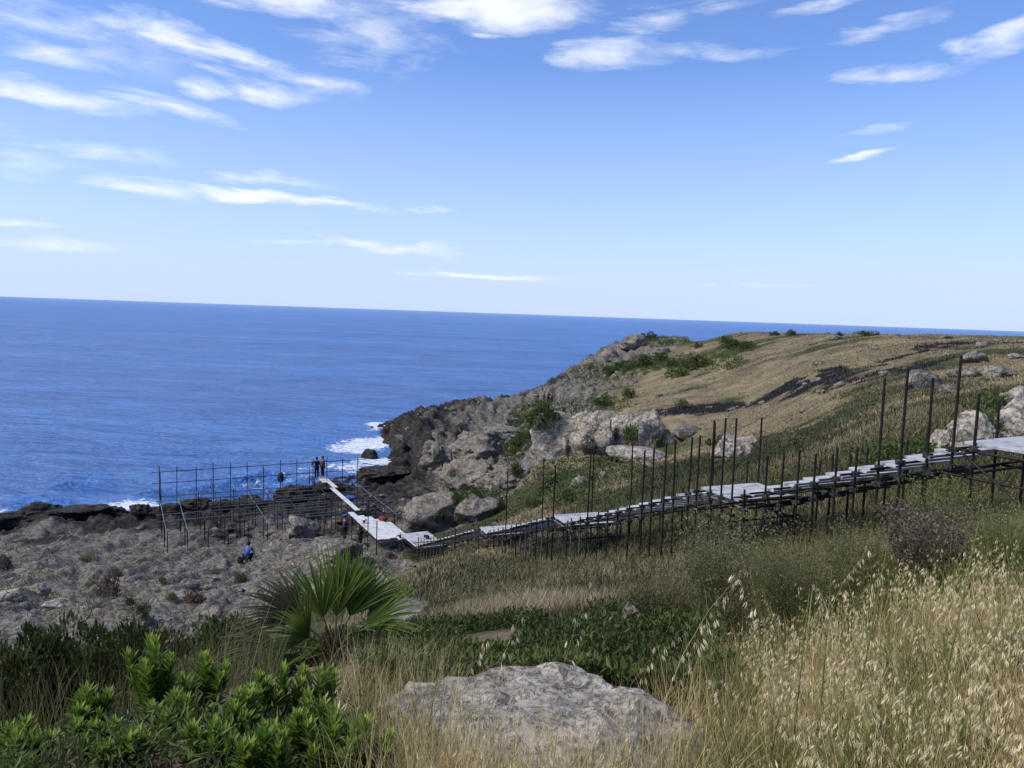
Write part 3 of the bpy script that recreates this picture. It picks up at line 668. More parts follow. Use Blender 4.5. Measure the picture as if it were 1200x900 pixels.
for u in (3.8, 6.3, 8.8):
    mb = MB(); mb.tube(fp(u, 7.9, ZF + .05), fp(u - .3, 9.6, ZF + 1.3), .028); sbuild(mb, 'brace_tube', M_RUST, frame)

# ------------------------------------------------------------------ plank gangway
gang = empty('plank_gangway', fp(12, 2, 2)); SO = np.array(gang.location)
tag(gang, 'white plank gangway running from the lowest landing to the sea edge', 'gangway')
ZG = 4.0
for (u, v0, v1, ww) in [(12.05, 9.0, 10.7, .34), (12.42, 7.0, 10.9, .36), (12.12, 3.2, 6.95, .34), (12.14, -.3, 3.15, .34)]:
    mb = MB(); mb.box(fp(u, (v0 + v1) / 2, ZG + .01), ww, v1 - v0, .05, UF, VF); sbuild(mb, 'plank', M_PLANK, gang, bevel=.006)
for q, (u, v0, v1) in enumerate([(11.55, -4.3, -.6), (11.95, -4.9, -1.7), (12.35, -7.4, -2.2), (12.75, -7.2, -2.9), (13.15, -7.6, -3.9), (11.95, -7.5, -4.95), (11.55, -7.4, -4.35)]):
    mb = MB(); mb.box(fp(u, (v0 + v1) / 2, ZG + .012 + .004 * (q % 3)), .39, v1 - v0, .05, UF, VF); sbuild(mb, 'plank', M_PLANK, gang, bevel=.006)
mb = MB(); mb.box(fp(12.9, -8.1, ZG + .2), 1.0, .7, .05, UF, VF); sbuild(mb, 'plank', M_PLANK, gang, bevel=.006)
for u in (11.3, 13.4):
    mb = MB(); mb.tube(fp(u, -8, ZG - .06), fp(u, 10.8 if u < 12 else 2, ZG - .06), .03); sbuild(mb, 'stringer_tube', M_RUST, gang)
for v in np.arange(-7.6, 11, 1.85):
    for u in (11.25, 13.45):
        if u > 13 and v > 2: continue
        p = fp(u, v, 0); zb = float(gz(p[0], p[1])) - .15
        mb = MB(); mb.tube((p[0], p[1], zb), (p[0], p[1], ZG + (1.25 if (v < -5 and u < 12) else .9 if v > 9 else .1)), .03); sbuild(mb, 'pole', M_RUST, gang)
    mb = MB(); mb.tube(fp(11.0, v + .06, ZG - .12), fp(13.7, v + .06, ZG - .12), .028); sbuild(mb, 'transom_tube', M_GALV if rng.random() < .4 else M_RUST, gang)

# loose tubes lying on the rock platform
for lab, a, b in [('light steel tube lying on the rock from the boulder to the plank gangway', (338, 642), (440, 628)), ('light steel tube lying on the rock left of the gangway posts', (354, 636), (396, 640))]:
    pa, pb = hit(*a, 25)[0], hit(*b, 25)[0]
    mb = MB(); mb.tube(pa + ZZ * .25, pb + ZZ * .35, .028); mb.tube(pa + ZZ * .25 , pa + ZZ * .25 - (pb - pa) * .02, .036)
    tag(mb.build('steel_tube', M_GALV), lab, 'tube')
# small things left on the boards
def bundle(name, lab, cat, p, s, colr, seed):
    V, F = rock_shape(seed, 3, 6, .2)
    o = link(name, mesh_np(name, V * np.array(s), F, None, True), None, cloth(name + '_cloth', colr)); o.location = p; return tag(o, lab, cat)
bundle('tool_bag', 'small black bag on the lowest white landing', 'bag', LAND[4] + np.array([.25, .1, .15]), (.16, .13, .13), (.012, .012, .014), 201)
bundle('bucket_bag', 'orange red tool bag on the wide white planks', 'bag', fp(13.0, -3.4, ZG + .17), (.3, .2, .15), (.22, .04, .025), 202)
bundle('jacket', 'dark blue jacket hung on a seaward scaffold post', 'jacket', fp(8.7, 9.55, ZF + 1.0), (.22, .16, .42), (.02, .028, .06), 203)
bundle('tarpaulin', 'crumpled blue tarpaulin beside the narrow plank', 'tarpaulin', fp(12.75, 4.2, ZF + .3), (.45, .35, .22), (.04, .09, .30), 204)

# ------------------------------------------------------------------ people
def skin_mesh(name, verts, edges, radii):
    me = bpy.data.meshes.new(name); me.from_pydata([tuple(v) for v in verts], edges, [])
    o = bpy.data.objects.new(name, me); col.objects.link(o)
    o.modifiers.new('s', 'SKIN'); sub = o.modifiers.new('d', 'SUBSURF'); sub.levels = 2; sub.render_levels = 2
    for v, r in zip(me.skin_vertices[0].data, radii): v.radius = (r, r) if not isinstance(r, tuple) else r
    me.skin_vertices[0].data[0].use_root = True
    dg = bpy.context.evaluated_depsgraph_get(); dg.update()
    out = bpy.data.meshes.new_from_object(o.evaluated_get(dg)); out.name = name
    bpy.data.objects.remove(o); bpy.data.meshes.remove(me)
    out.polygons.foreach_set('use_smooth', [True] * len(out.polygons)); out.materials.clear()
    return out
SKIN = cloth('skin', (.30, .17, .11))
_hair = cloth('dark_hair', (.012, .010, .009))
def person(label, loc, face, pose, shirt, trousers, hair=_hair, hat=None, bare_arms=True, skirt=False):
    """pose: joint positions in a body frame, x right, y forward, z up"""
    J = dict(pel=(0, 0, .95), waist=(0, 0, 1.08), chest=(0, .01, 1.32), neck=(0, .0, 1.50), head=(0, .03, 1.63), crown=(0, .03, 1.73),
             ls=(-.18, 0, 1.42), le=(-.25, 0, 1.14), lw=(-.25, .08, .90), lh=(-.25, .10, .80), rs=(.18, 0, 1.42), re=(.25, 0, 1.14), rw=(.25, .08, .90), rh=(.25, .10, .80),
             lp=(-.10, 0, .90), lk=(-.11, .02, .50), la=(-.11, -.02, .09), lt=(-.12, .15, .03), rp=(.10, 0, .90), rk=(.11, .02, .50), ra=(.11, -.02, .09), rt=(.12, .15, .03))
    J.update(pose)
    root = empty('person', loc, face); tag(root, label, 'person', 'people on the scaffold and rocks')
    names = list(J); ix = {k: i for i, k in enumerate(names)}
    E = [('pel', 'waist'), ('waist', 'chest'), ('chest', 'neck'), ('neck', 'head'), ('head', 'crown'), ('chest', 'ls'), ('ls', 'le'), ('le', 'lw'), ('lw', 'lh'), ('chest', 'rs'), ('rs', 're'), ('re', 'rw'), ('rw', 'rh'),
         ('pel', 'lp'), ('lp', 'lk'), ('lk', 'la'), ('la', 'lt'), ('pel', 'rp'), ('rp', 'rk'), ('rk', 'ra'), ('ra', 'rt')]
    R = dict(pel=.13, waist=.115, chest=.14, neck=.055, head=.095, crown=.075, ls=.065, le=.045, lw=.032, lh=.038, rs=.065, re=.045, rw=.032, rh=.038, lp=.09, lk=.062, la=.042, lt=.035, rp=.09, rk=.062, ra=.042, rt=.035)
    link('body', skin_mesh('body', [J[k] for k in names], [(ix[a], ix[b]) for a, b in E], [R[k] for k in names]), root, SKIN)
    def part(name, keys, grow, mat):
        ks = [k for k in names if k in keys]; i2 = {k: i for i, k in enumerate(ks)}
        link(name, skin_mesh(name, [J[k] for k in ks], [(i2[a], i2[b]) for a, b in E if a in i2 and b in i2], [R[k] * grow + .008 for k in ks]), root, mat)
    arms = ['ls', 'le', 'rs', 're'] + ([] if bare_arms else ['lw', 'rw'])
    part('shirt', ['pel', 'waist', 'chest'] + arms, 1.14, shirt)
    part('trousers', ['pel', 'lp', 'lk', 'la', 'rp', 'rk', 'ra'], 1.17, trousers)
    hd = np.array(J['head']); cr = np.array(J['crown']); up = unit(cr - hd)
    V, F = ICO[3]; V = V[:, :] * np.array([.108, .118, .125])
    keep = (V[:, 2] > -.02) | (V[:, 1] < -.02); Fk = F[keep[F].all(1)]
    mb = mesh_np('hair', V + (hd + up * .055 - np.array([0, .015, 0])), Fk, None, True); link('hair', mb, root, hair)
    if hat is not None:
        V, F = ICO[3]; V = V * np.array([.135, .15, .11]); V[:, 2] = np.maximum(V[:, 2], 0)
        link('hat', mesh_np('hat', V + hd + up * .10, F, None, True), root, hat)
    return root
dark = cloth('black_cloth', (.013, .013, .016)); navy = cloth('navy_cloth', (.018, .022, .05)); blue = cloth('blue_cloth', (.02, .11, .45)); red = cloth('rust_red_cloth', (.20, .045, .03)); pale = cloth('pale_cloth', (.45, .42, .40)); olive = cloth('olive_cloth', (.03, .03, .02))
white = cloth('white_hat', (.6, .58, .54)); bluehat = cloth('blue_hat', (.03, .10, .5)); grey = cloth('grey_cloth', (.06, .06, .07))
e = fp(12.1, 10.55, ZG + .035)
person('person in black with elbow out, left one of the pair at the plank end', P(371, 566, e[1] - .2) * np.array([1, 1, 0]) + ZZ * (ZG + .035), .6, dict(le=(-.42, .02, 1.24), lw=(-.30, .2, 1.16), lh=(-.24, .26, 1.15), re=(.27, .1, 1.16), rw=(.14, .28, 1.08), rh=(.10, .34, 1.08)), dark, dark, bare_arms=False)
person('person in dark grey, right one of the pair at the plank end', P(378, 566, e[1] + .3) * np.array([1, 1, 0]) + ZZ * (ZG + .035), 2.4, dict(rw=(.2, .16, 1.0), rh=(.14, .2, .98)), grey, dark, bare_arms=False)
p2 = fp(10.95, 1.2, 0); p2[2] = float(gz(p2[0], p2[1]))
p2 = P(404, 626, 50.5); p2[2] = float(gz(p2[0], p2[1]))
person('worker with blue cap standing on the rocks against the gangway', p2, -1.0, dict(le=(-.22, .14, 1.16), lw=(-.16, .36, 1.2), lh=(-.15, .44, 1.22), re=(.24, .14, 1.16), rw=(.16, .36, 1.2), rh=(.15, .44, 1.22)), grey, dark, hat=bluehat)
p3 = P(422, 628, 49.0); p3[2] = float(gz(p3[0], p3[1]))
person('worker with white cap and rust red top leaning over the gangway', p3, -.7, dict(waist=(0, .05, 1.08), chest=(0, .16, 1.28), neck=(0, .25, 1.43), head=(0, .33, 1.54), crown=(0, .36, 1.64), ls=(-.18, .2, 1.36), le=(-.24, .36, 1.16), lw=(-.2, .55, 1.05), lh=(-.18, .62, 1.02), rs=(.18, .2, 1.36), re=(.28, .42, 1.2), rw=(.3, .62, 1.1), rh=(.3, .7, 1.06)), red, olive, hat=white)
p4, _ = hit(289, 659, 20)
person('person in a bright blue shirt crouching alone on the rock platform, back turned', p4, -.25, dict(pel=(0, 0, .36), waist=(0, .02, .50), chest=(0, .12, .74), neck=(0, .17, .90), head=(0, .22, 1.02), crown=(0, .23, 1.12), ls=(-.19, .14, .84), le=(-.27, .3, .62), lw=(-.18, .48, .5), lh=(-.14, .54, .47), rs=(.19, .14, .84), re=(.27, .3, .62), rw=(.18, .48, .5), rh=(.14, .54, .47),
       lp=(-.10, .02, .33), lk=(-.16, .40, .46), la=(-.13, .12, .09), lt=(-.14, .3, .03), rp=(.10, .02, .33), rk=(.16, .40, .46), ra=(.13, .12, .09), rt=(.14, .3, .03)), blue, dark)
bundle('rucksack', 'small black rucksack beside the crouching person in blue', 'bag', hit(282, 659, 20)[0] + ZZ * .12, (.16, .14, .2), (.012, .012, .012), 205)
for px, lab, sh, fc in [(637.5, 'leftmost of the three distant walkers on the headland, in dark clothes', dark, 2.0), (642.5, 'middle of the three distant walkers on the headland, in a red brown top', red, .4), (646.5, 'rightmost of the three distant walkers on the headland, in a red brown top', red, 2.9)]:
    pp, _ = hit(px, 472.5, 60); person(lab, pp, fc, dict(le=(-.3, .05, 1.18)), sh, dark)
# ------------------------------------------------------------------ vegetation
def leaf_material(name, dark, mid, light, trans=.25, rough=.6):
    m = N(name); t = m.attr('tint')
    c = m.ramp(t, [(.0, dark), (.5, mid), (1.0, light)])
    b = m.bsdf(c, rough, None, .25)
    tr = m.n('BsdfTranslucent', i_Color=c); mx = m.n('MixShader', i_0=trans)
    m.link(b.outputs[0], mx.inputs[1]); m.link(tr.outputs[0], mx.inputs[2]); m.link(mx.outputs[0], m.out.inputs[0])
    return m.m
V_DARK = leaf_material('dark_scrub_leaf', (0.026, 0.036, 0.01), (0.058, 0.074, 0.02), (0.12, 0.135, 0.04), .35)
V_GREEN = leaf_material('green_scrub_leaf', (0.028, 0.045, 0.01), (0.066, 0.098, 0.022), (0.135, 0.17, 0.045), .3)
V_OLIVE = leaf_material('olive_scrub_leaf', (0.075, 0.075, 0.026), (0.155, 0.15, 0.06), (0.27, 0.245, 0.12), .3)
V_BROWN = leaf_material('brown_scrub_leaf', (0.065, 0.042, 0.028), (0.135, 0.098, 0.068), (0.27, 0.215, 0.16), .3)
V_HILL = leaf_material('hill_grass_blade', (0.036, 0.044, 0.016), (0.105, 0.088, 0.045), (0.42, 0.33, 0.18), .2)
V_STRAW = leaf_material('straw', (0.24, 0.165, 0.06), (0.48, 0.37, 0.165), (0.7, 0.59, 0.33), .3)
V_OAT = leaf_material('oat_spikelet', (0.46, 0.34, 0.15), (0.66, 0.54, 0.29), (0.82, 0.73, 0.47), .35)
V_GRASS = leaf_material('green_grass_blade', (0.045, 0.065, 0.014), (0.11, 0.145, 0.035), (0.25, 0.26, 0.08), .35)
V_COVER = leaf_material('ground_cover_leaf', (0.026, 0.04, 0.01), (0.06, 0.086, 0.022), (0.14, 0.16, 0.045), .35)
V_INULA = leaf_material('fresh_leaf', (0.036, 0.076, 0.01), (0.115, 0.195, 0.026), (0.32, 0.4, 0.07), .4)
V_PALM = leaf_material('palm_leaflet', (0.034, 0.062, 0.01), (0.09, 0.135, 0.024), (0.19, 0.24, 0.05), .4, .45)
V_STEM = leaf_material('dry_stem', (.05, .035, .02), (.10, .075, .045), (.18, .14, .09), 0)

V_BANK = leaf_material('bank_grass_blade', (0.08, 0.085, 0.026), (0.23, 0.19, 0.085), (0.46, 0.37, 0.22), .35)

def blades(base, az, L, w, lean, bend, segs, tint, twist=None):
    """ribbons: base (n,3); az heading of lean; L length; w width; lean/bend in radians at foot / added by the tip"""
    n = len(base); t = np.linspace(0, 1, segs + 1)
    ang = lean[:, None] + bend[:, None] * t[None] ** 1.3
    dl = L[:, None] / segs
    h = np.concatenate([np.zeros((n, 1)), np.cumsum(np.sin(ang[:, :-1]) * dl, 1)], 1); z = np.concatenate([np.zeros((n, 1)), np.cumsum(np.cos(ang[:, :-1]) * dl, 1)], 1)
    d = np.stack([np.cos(az), np.sin(az)], 1)
    ctr = np.stack([base[:, None, 0] + d[:, None, 0] * h, base[:, None, 1] + d[:, None, 1] * h, base[:, None, 2] + z], 2)
    ta = az + (rng.uniform(0, math.pi, n) if twist is None else twist)
    sd = np.stack([np.cos(ta), np.sin(ta), np.zeros(n)], 1)
    ww = w[:, None] * np.clip(1.02 - t[None] ** 2.2, .04, 1) * .5
    Lf = ctr - sd[:, None] * ww[..., None]; Rt = ctr + sd[:, None] * ww[..., None]
    V = np.stack([Lf, Rt], 2).reshape(-1, 3)
    b = (np.arange(n) * (segs + 1) * 2)[:, None] + (np.arange(segs) * 2)[None]
    F = np.stack([b, b + 1, b + 3, b + 2], 2).reshape(-1, 4)
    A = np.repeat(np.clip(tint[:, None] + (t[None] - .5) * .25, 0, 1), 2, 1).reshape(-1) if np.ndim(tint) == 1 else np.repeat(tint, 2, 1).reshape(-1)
    return V, F, A, ctr
def leaves(c, d, nrm, L, w, tint, fold=.25):
    """folded lens leaves: foot c, direction d, face normal nrm"""
    n = len(c); s = np.cross(d, nrm); s /= np.linalg.norm(s, axis=1)[:, None] + 1e-9
    mid = c + d * (L * .5)[:, None]
    up = nrm * (w * fold)[:, None]
    V = np.stack([c, mid + s * (w / 2)[:, None] + up, c + d * L[:, None], mid - s * (w / 2)[:, None] + up], 1).reshape(-1, 3)
    i = (np.arange(n) * 4)[:, None]
    F = np.concatenate([i + [[0, 1, 2]], i + [[0, 2, 3]]])
    return V, F, np.repeat(np.clip(tint, 0, 1), 4)
def rdir(n, up=.0):
    v = rng.normal(size=(n, 3)); v[:, 2] += up; return v / np.linalg.norm(v, axis=1)[:, None]
def crown(n, nc, leaf, asp=.7, tint0=.5, seed=0, spread=.30, upd=.5):
    """leaf cloud of unit radius standing on z = 0; asp height/width"""
    r = np.random.default_rng(seed)
    a = r.uniform(0, 2 * math.pi, nc); q = np.sqrt(r.uniform(0, 1, nc)) * .78; zc = r.uniform(.15, 1, nc) * np.sqrt(np.clip(1 - q ** 2 * .9, 0, 1)) * 2 * asp * .82
    cc = np.stack([np.cos(a) * q, np.sin(a) * q, zc], 1); ct = r.uniform(-.22, .22, nc); cr = r.uniform(.6, 1.3, nc) * spread
    k = r.integers(0, nc, n); v = r.normal(size=(n, 3)); v /= np.linalg.norm(v, axis=1)[:, None]
    off = v * (r.uniform(.35, 1, n) ** .5 * cr[k])[:, None]
    p = cc[k] + off * [1, 1, .85]; p[:, 2] = np.abs(p[:, 2])
    d = v * .8 + r.normal(size=(n, 3)) * .5; d[:, 2] += upd; d /= np.linalg.norm(d, axis=1)[:, None]
    nn = np.cross(d, r.normal(size=(n, 3))); nn /= np.linalg.norm(nn, axis=1)[:, None]
    L = leaf * r.uniform(.7, 1.35, n)
    return leaves(p, d, nn, L, L * .45, tint0 + ct[k] + r.normal(0, .15, n))

# ---- the hillside grass: one sheet of tufts, nobody could count it
def scatter(n, a0, a1, r0, r1):
    a = rng.uniform(a0, a1, n); r = np.exp(rng.uniform(math.log(r0), math.log(r1), n))
    return ORG[0] + r * np.sin(a), ORG[1] + r * np.cos(a)
X, Y = scatter(120000, -.15, .72, 18, 190)
rk_ = grid_at(rockm, X, Y); bn = grid_at(burn, X, Y); dr = grid_at(dry, X, Y); Z = gz(X, Y)
keep = (rk_ < .45) & (bn < rng.uniform(.05, .8, len(X))) & (Z > 1) & (rng.random(len(X)) < .82)
X, Y, Z, dr = X[keep], Y[keep], Z[keep], dr[keep]
kb = 4; n = len(X) * kb; dd = np.hypot(X, Y)
bx = np.repeat(X, kb) + rng.normal(0, .12, n) * np.repeat(.5 + dd / 60, kb); by = np.repeat(Y, kb) + rng.normal(0, .12, n) * np.repeat(.5 + dd / 60, kb)
tf = np.repeat(np.clip((dr - .5) * .8 + .47 + rng.normal(0, .19, len(X)) + .3 * fbm(X * .35, Y * .5, oct=4, seed=91) + .45 * fbm(X * .09, Y * .11, oct=4, seed=92), 0, 1), kb)
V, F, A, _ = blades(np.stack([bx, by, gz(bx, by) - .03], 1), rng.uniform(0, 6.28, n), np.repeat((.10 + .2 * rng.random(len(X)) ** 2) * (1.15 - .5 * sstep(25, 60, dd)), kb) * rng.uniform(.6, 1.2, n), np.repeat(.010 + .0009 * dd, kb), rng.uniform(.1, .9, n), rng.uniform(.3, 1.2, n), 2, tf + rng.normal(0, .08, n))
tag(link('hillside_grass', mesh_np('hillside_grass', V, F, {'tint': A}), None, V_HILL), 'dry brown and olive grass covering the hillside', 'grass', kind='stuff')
X, Y = scatter(60000, -.1, .7, 35, 120); k_ = grid_at(burn, X, Y) > .4; X, Y = X[k_], Y[k_]; n = len(X); dd = np.hypot(X, Y)
V, F, A, _ = blades(np.stack([X, Y, gz(X, Y) - .03], 1), rng.uniform(0, 6.28, n), rng.uniform(.06, .3, n), .02 + .0009 * dd, rng.uniform(0, .9, n), rng.uniform(0, .8, n), 2, rng.uniform(0, 1, n) ** 2)
tag(link('burnt_stubble', mesh_np('burnt_stubble', V, F, {'tint': A}), None, leaf_material('charred_stem', (.006, .006, .006), (.02, .017, .015), (.09, .07, .05), .0)), 'charred black stubble on the burnt strips of the slope', 'stubble', kind='stuff')
# ---- low scrub in the joints of the headland rocks
X, Y = scatter(30000, -.35, .5, 34, 200)
rk_ = grid_at(rockm, X, Y); wt = grid_at(wet, X, Y); Z = gz(X, Y); pat = fbm(X * .16, Y * .16, oct=4, seed=95)
keep = (rk_ > .3) & (wt < .15) & (Z > 2.0) & (pat > .04) & (np.hypot(X, Y) > 52) & (X > -.12 * Y) & (rng.random(len(X)) < .4)
X, Y, Z = X[keep], Y[keep], Z[keep]; n = len(X) * 7; dd = np.repeat(np.hypot(X, Y), 7)
bx = np.repeat(X, 7) + rng.normal(0, .25, n); by = np.repeat(Y, 7) + rng.normal(0, .25, n)
c = np.stack([bx, by, gz(bx, by) + rng.uniform(-.02, .28, n)], 1); d = rdir(n, .5); nn = np.cross(d, rdir(n)); nn /= np.linalg.norm(nn, axis=1)[:, None]
V, F, A = leaves(c, d, nn, rng.uniform(.10, .22, n) + dd * .0012, rng.uniform(.06, .1, n) + dd * .0008, np.repeat(.45 + rng.normal(0, .2, len(X)), 7) + rng.normal(0, .12, n))
tag(link('cliff_scrub', mesh_np('cliff_scrub', V, F, {'tint': A}), None, V_DARK), 'low dark scrub growing in the joints of the headland rocks', 'scrub', kind='stuff')

cl_ = []
for (px, py, rx, ry, nn_) in [(622, 503, 30, 30, 420), (600, 530, 16, 14, 120), (705, 438, 55, 9, 260), (832, 424, 45, 12, 220), (772, 427, 26, 8, 110), (865, 408, 22, 5, 90), (760, 400, 50, 6, 150), (660, 575, 34, 20, 160), (560, 583, 34, 10, 120), (715, 512, 60, 16, 160), (690, 555, 60, 18, 180), (645, 480, 40, 12, 120), (700, 475, 40, 10, 110), (1060, 545, 60, 14, 80), (1160, 500, 30, 30, 80), (520, 560, 40, 16, 60)]:
    for k in range(nn_):
        a = rng.uniform(0, 6.28); q = math.sqrt(rng.random()); qx, qy = px + rx * q * math.cos(a), py + ry * q * math.sin(a) 
        h_ = hit(qx, qy, 20)
        if h_ is not None and h_[0][2] > 1: cl_.append((*h_[0], rng.normal(.5, .14)))
cl_ = np.array(cl_); m_ = 9; n = len(cl_) * m_; dd = np.repeat(np.hypot(cl_[:, 0], cl_[:, 1]), m_)
bx = np.repeat(cl_[:, 0], m_) + rng.normal(0, .26, n); by = np.repeat(cl_[:, 1], m_) + rng.normal(0, .26, n)
d = rdir(n, .7); nn = np.cross(d, rdir(n)); nn /= np.linalg.norm(nn, axis=1)[:, None]
V, F, A = leaves(np.stack([bx, by, gz(bx, by) + rng.uniform(-.02, .38, n)], 1), d, nn, rng.uniform(.08, .2, n) + dd * .001, rng.uniform(.05, .09, n) + dd * .0007, np.repeat(cl_[:, 3], m_) + rng.normal(0, .12, n))
tag(link('slope_scrub', mesh_np('slope_scrub', V, F, {'tint': A}), None, V_GREEN), 'patches of low green scrub on the headland slopes', 'scrub', kind='stuff')
# ---- shrubs one can tell apart on the slopes
def shrub_mesh(name, seed, mat, n=700, nc=18, leaf=.19, asp=.55):
    V, F, A = crown(n, nc, leaf, asp, .5, seed); me = mesh_np(name, V, F, {'tint': A}); me.materials.append(mat); return me
SH = {k: [shrub_mesh('shrub', 300 + 10 * i + j, mt) for j in range(4)] for i, (k, mt) in enumerate((('d', V_DARK), ('g', V_GREEN), ('o', V_OLIVE), ('b', V_BROWN)))}
from mathutils.bvhtree import BVHTree
BVH = BVHTree.FromPolygons([tuple(v) for v in np.vstack(ROCKV)], [tuple(map(int, f)) for f in np.vstack(ROCKF)])
def shrub(kind, px, py, w, h, label, group, near=14, D=None):
    if 'outcrop' in group or 'gully' in group: w *= .72; h *= .62
    r_ = hit(px, py, near)
    if r_ is None: return
    p, D = r_; k = D / FPX
    h_ = BVH.ray_cast(Vector(CAM), Vector(ray(px, py)).normalized())
    if h_[0] is not None and h_[0][1] < D - .05: p = np.array(h_[0]); D = p[1]; p = p + np.array([0, .1 * w * k, 0])
    o = link('shrub', SH[kind][int(px * 7 + py) % 4]); o.location = p - np.array([0, 0, .08])
    o.scale = (w * k / 2 * 1.25, w * k / 2 * 1.1, h * k / 1.1 * 1.45); o.rotation_euler = (0, 0, (px * 13 + py) % 6)
    return tag(o, label, 'shrub', group)
GA_, GB_, GC_, GD_ = 'dark shrubs growing on the pale outcrop', 'green shrubs down the headland gully', 'shrubs along the far headland top', 'shrubs on the gully sides'
for a in [('d', 687, 530, 24, 24, 'big dark shrub hanging over the middle of the outcrop'), ('d', 700, 531, 14, 16, 'smaller dark shrub right beside the big one on the outcrop'), ('d', 720, 512, 16, 14, 'dark shrub high on the outcrop between two pale blocks'), ('g', 741, 522, 22, 28, 'tall upright dark green shrub splitting the outcrop'), ('d', 772, 522, 22, 18, 'dark shrub at the right end of the outcrop'),
          ('d', 713, 541, 12, 14, 'small round dark shrub under the outcrop, right one'), ('d', 703, 540, 10, 14, 'small round dark shrub under the outcrop, left one'), ('d', 665, 532, 12, 18, 'dark shrub in the notch at the left end of the outcrop'), ('o', 804, 512, 22, 10, 'olive shrub on the ledge right of the outcrop'), ('d', 838, 522, 20, 12, 'dark shrub above the lone boulder behind the poles')]: shrub(*a, GA_)
for a in [('g', 640, 490, 30, 14, 'highest green shrub of the headland gully'), ('g', 628, 501, 32, 14, 'green shrub in the headland gully, second from the top'), ('g', 618, 513, 34, 14, 'green shrub in the middle of the headland gully'), ('g', 610, 524, 30, 15, 'second lowest green shrub of the headland gully'), ('g', 603, 533, 22, 10, 'lowest green shrub of the headland gully'), ('d', 628, 484, 14, 9, 'small dark shrub just below the three walkers'),
          ('d', 582, 543, 12, 9, 'dark shrub on the grey crag left of the gully'), ('d', 574, 550, 9, 8, 'smallest dark shrub on the grey crag left of the gully'), ('d', 605, 556, 22, 15, 'dark shrub between the two grey crags'), ('o', 530, 557, 16, 10, 'olive shrub on the crag over the cove'), ('d', 519, 512, 9, 9, 'lone dark shrub on the cliff corner over the cove')]: shrub(*a, GB_, near=40)
for a in [('g', 773, 425, 20, 9, 'green shrub left of centre on the far cape'), ('g', 755, 429, 24, 10, 'wide green shrub on the seaward side of the far cape'), ('g', 735, 434, 28, 10, 'long green shrub low on the seaward cape slope'), ('g', 715, 441, 22, 9, 'green shrub lowest on the seaward cape slope'), ('g', 855, 409, 26, 9, 'light green shrub at the top end of the green band'), ('g', 875, 409, 18, 7, 'light green shrub at the right end of the green band'),
          ('d', 821, 430, 24, 10, 'dark shrub in the middle of the green band'), ('g', 806, 436, 24, 10, 'green shrub in the lower part of the green band'), ('g', 793, 442, 26, 9, 'green shrub at the lower end of the green band'), ('d', 787, 432, 18, 8, 'dark shrub left of the green band'), ('d', 818, 408, 10, 5, 'round dark shrub alone on the brown cape top'), ('d', 850, 404, 14, 8, 'dark shrub above the green band'),
          ('d', 760, 396, 18, 6, 'dark shrub on the cape skyline, the one nearest the sea'), ('d', 782, 393, 22, 6, 'dark shrub on the cape skyline, second from the sea'), ('d', 803, 392, 24, 6, 'longest dark shrub on the cape skyline'), ('d', 830, 390, 20, 5, 'dark shrub at the right end of the cape skyline scrub'), ('d', 908, 393, 12, 4, 'left one of two dark dots on the middle skyline'), ('d', 926, 393, 12, 5, 'right one of two dark dots on the middle skyline'),
          ('d', 983, 394, 10, 4, 'small dark shrub on the skyline left of the long one'), ('d', 1016, 394, 24, 5, 'long dark shrub on the skyline above the tall poles'), ('d', 1112, 397, 10, 3, 'tiny dark shrub on the skyline above the tallest pole'), ('d', 737, 467, 15, 9, 'dark shrub in the dry grass above the outcrop'), ('g', 706, 477, 26, 11, 'green shrub on the slope left of the pale dry grass'), ('o', 800, 478, 18, 8, 'brownish shrub in the dry grass before the burnt strip')]: shrub(*a, GC_, near=40)
for a in [('g', 665, 590, 26, 24, 'bright green shrub on the gully side below the outcrop'), ('g', 625, 596, 26, 20, 'bright green shrub near the two slim poles'), ('o', 642, 566, 44, 22, 'broad olive shrub on the gully side'), ('d', 587, 598, 16, 18, 'dark shrub by the slim lone pole'), ('g', 540, 588, 24, 12, 'bright green cushion above the lowest landing'), ('g', 560, 580, 18, 10, 'small green cushion on the crag above the lowest landing'), ('d', 517, 612, 18, 18, 'dark shrub in the cleft of the grey boulders'),
          ('g', 1175, 474, 22, 16, 'green shrub behind the rightmost pole'), ('g', 1168, 503, 18, 18, 'green shrub between the white boulders'), ('g', 1118, 532, 12, 20, 'narrow green shrub in front of the white boulders'), ('g', 1064, 542, 24, 14, 'green shrub left of the white boulders'), ('o', 930, 520, 40, 12, 'olive shrub in mid slope above the short poles'), ('o', 700, 546, 34, 14, 'olive shrub right under the outcrop'), ('o', 760, 552, 36, 12, 'wide olive shrub behind the middle poles')]: shrub(*a, GD_)
GE_ = 'small cushions on the rock platform'
for a in [('b', 135, 676, 16, 10, 'upper brown cushion on the rock platform'), ('b', 130, 700, 22, 22, 'rust brown bristly bush standing up from the rock platform'), ('o', 190, 684, 14, 7, 'olive cushion near the middle of the rock platform'), ('g', 281, 678, 18, 7, 'yellow green cushion below the crouching person'), ('g', 152, 708, 16, 8, 'yellow green cushion behind the dark bushes'), ('o', 202, 704, 14, 8, 'olive cushion lower on the rock platform'), ('o', 252, 672, 14, 6, 'olive cushion left of the crouching person'), ('b', 225, 708, 26, 12, 'brown cushion left of the palm'),
          ('o', 105, 688, 14, 7, 'olive cushion left of the bristly bush'), ('g', 168, 722, 18, 12, 'bright green cushion nearest the dark bushes'), ('b', 5, 668, 18, 14, 'brown cushion at the left picture edge'), ('o', 100, 656, 14, 6, 'olive cushion highest on the rock platform')]: shrub(*a, GE_, near=18)

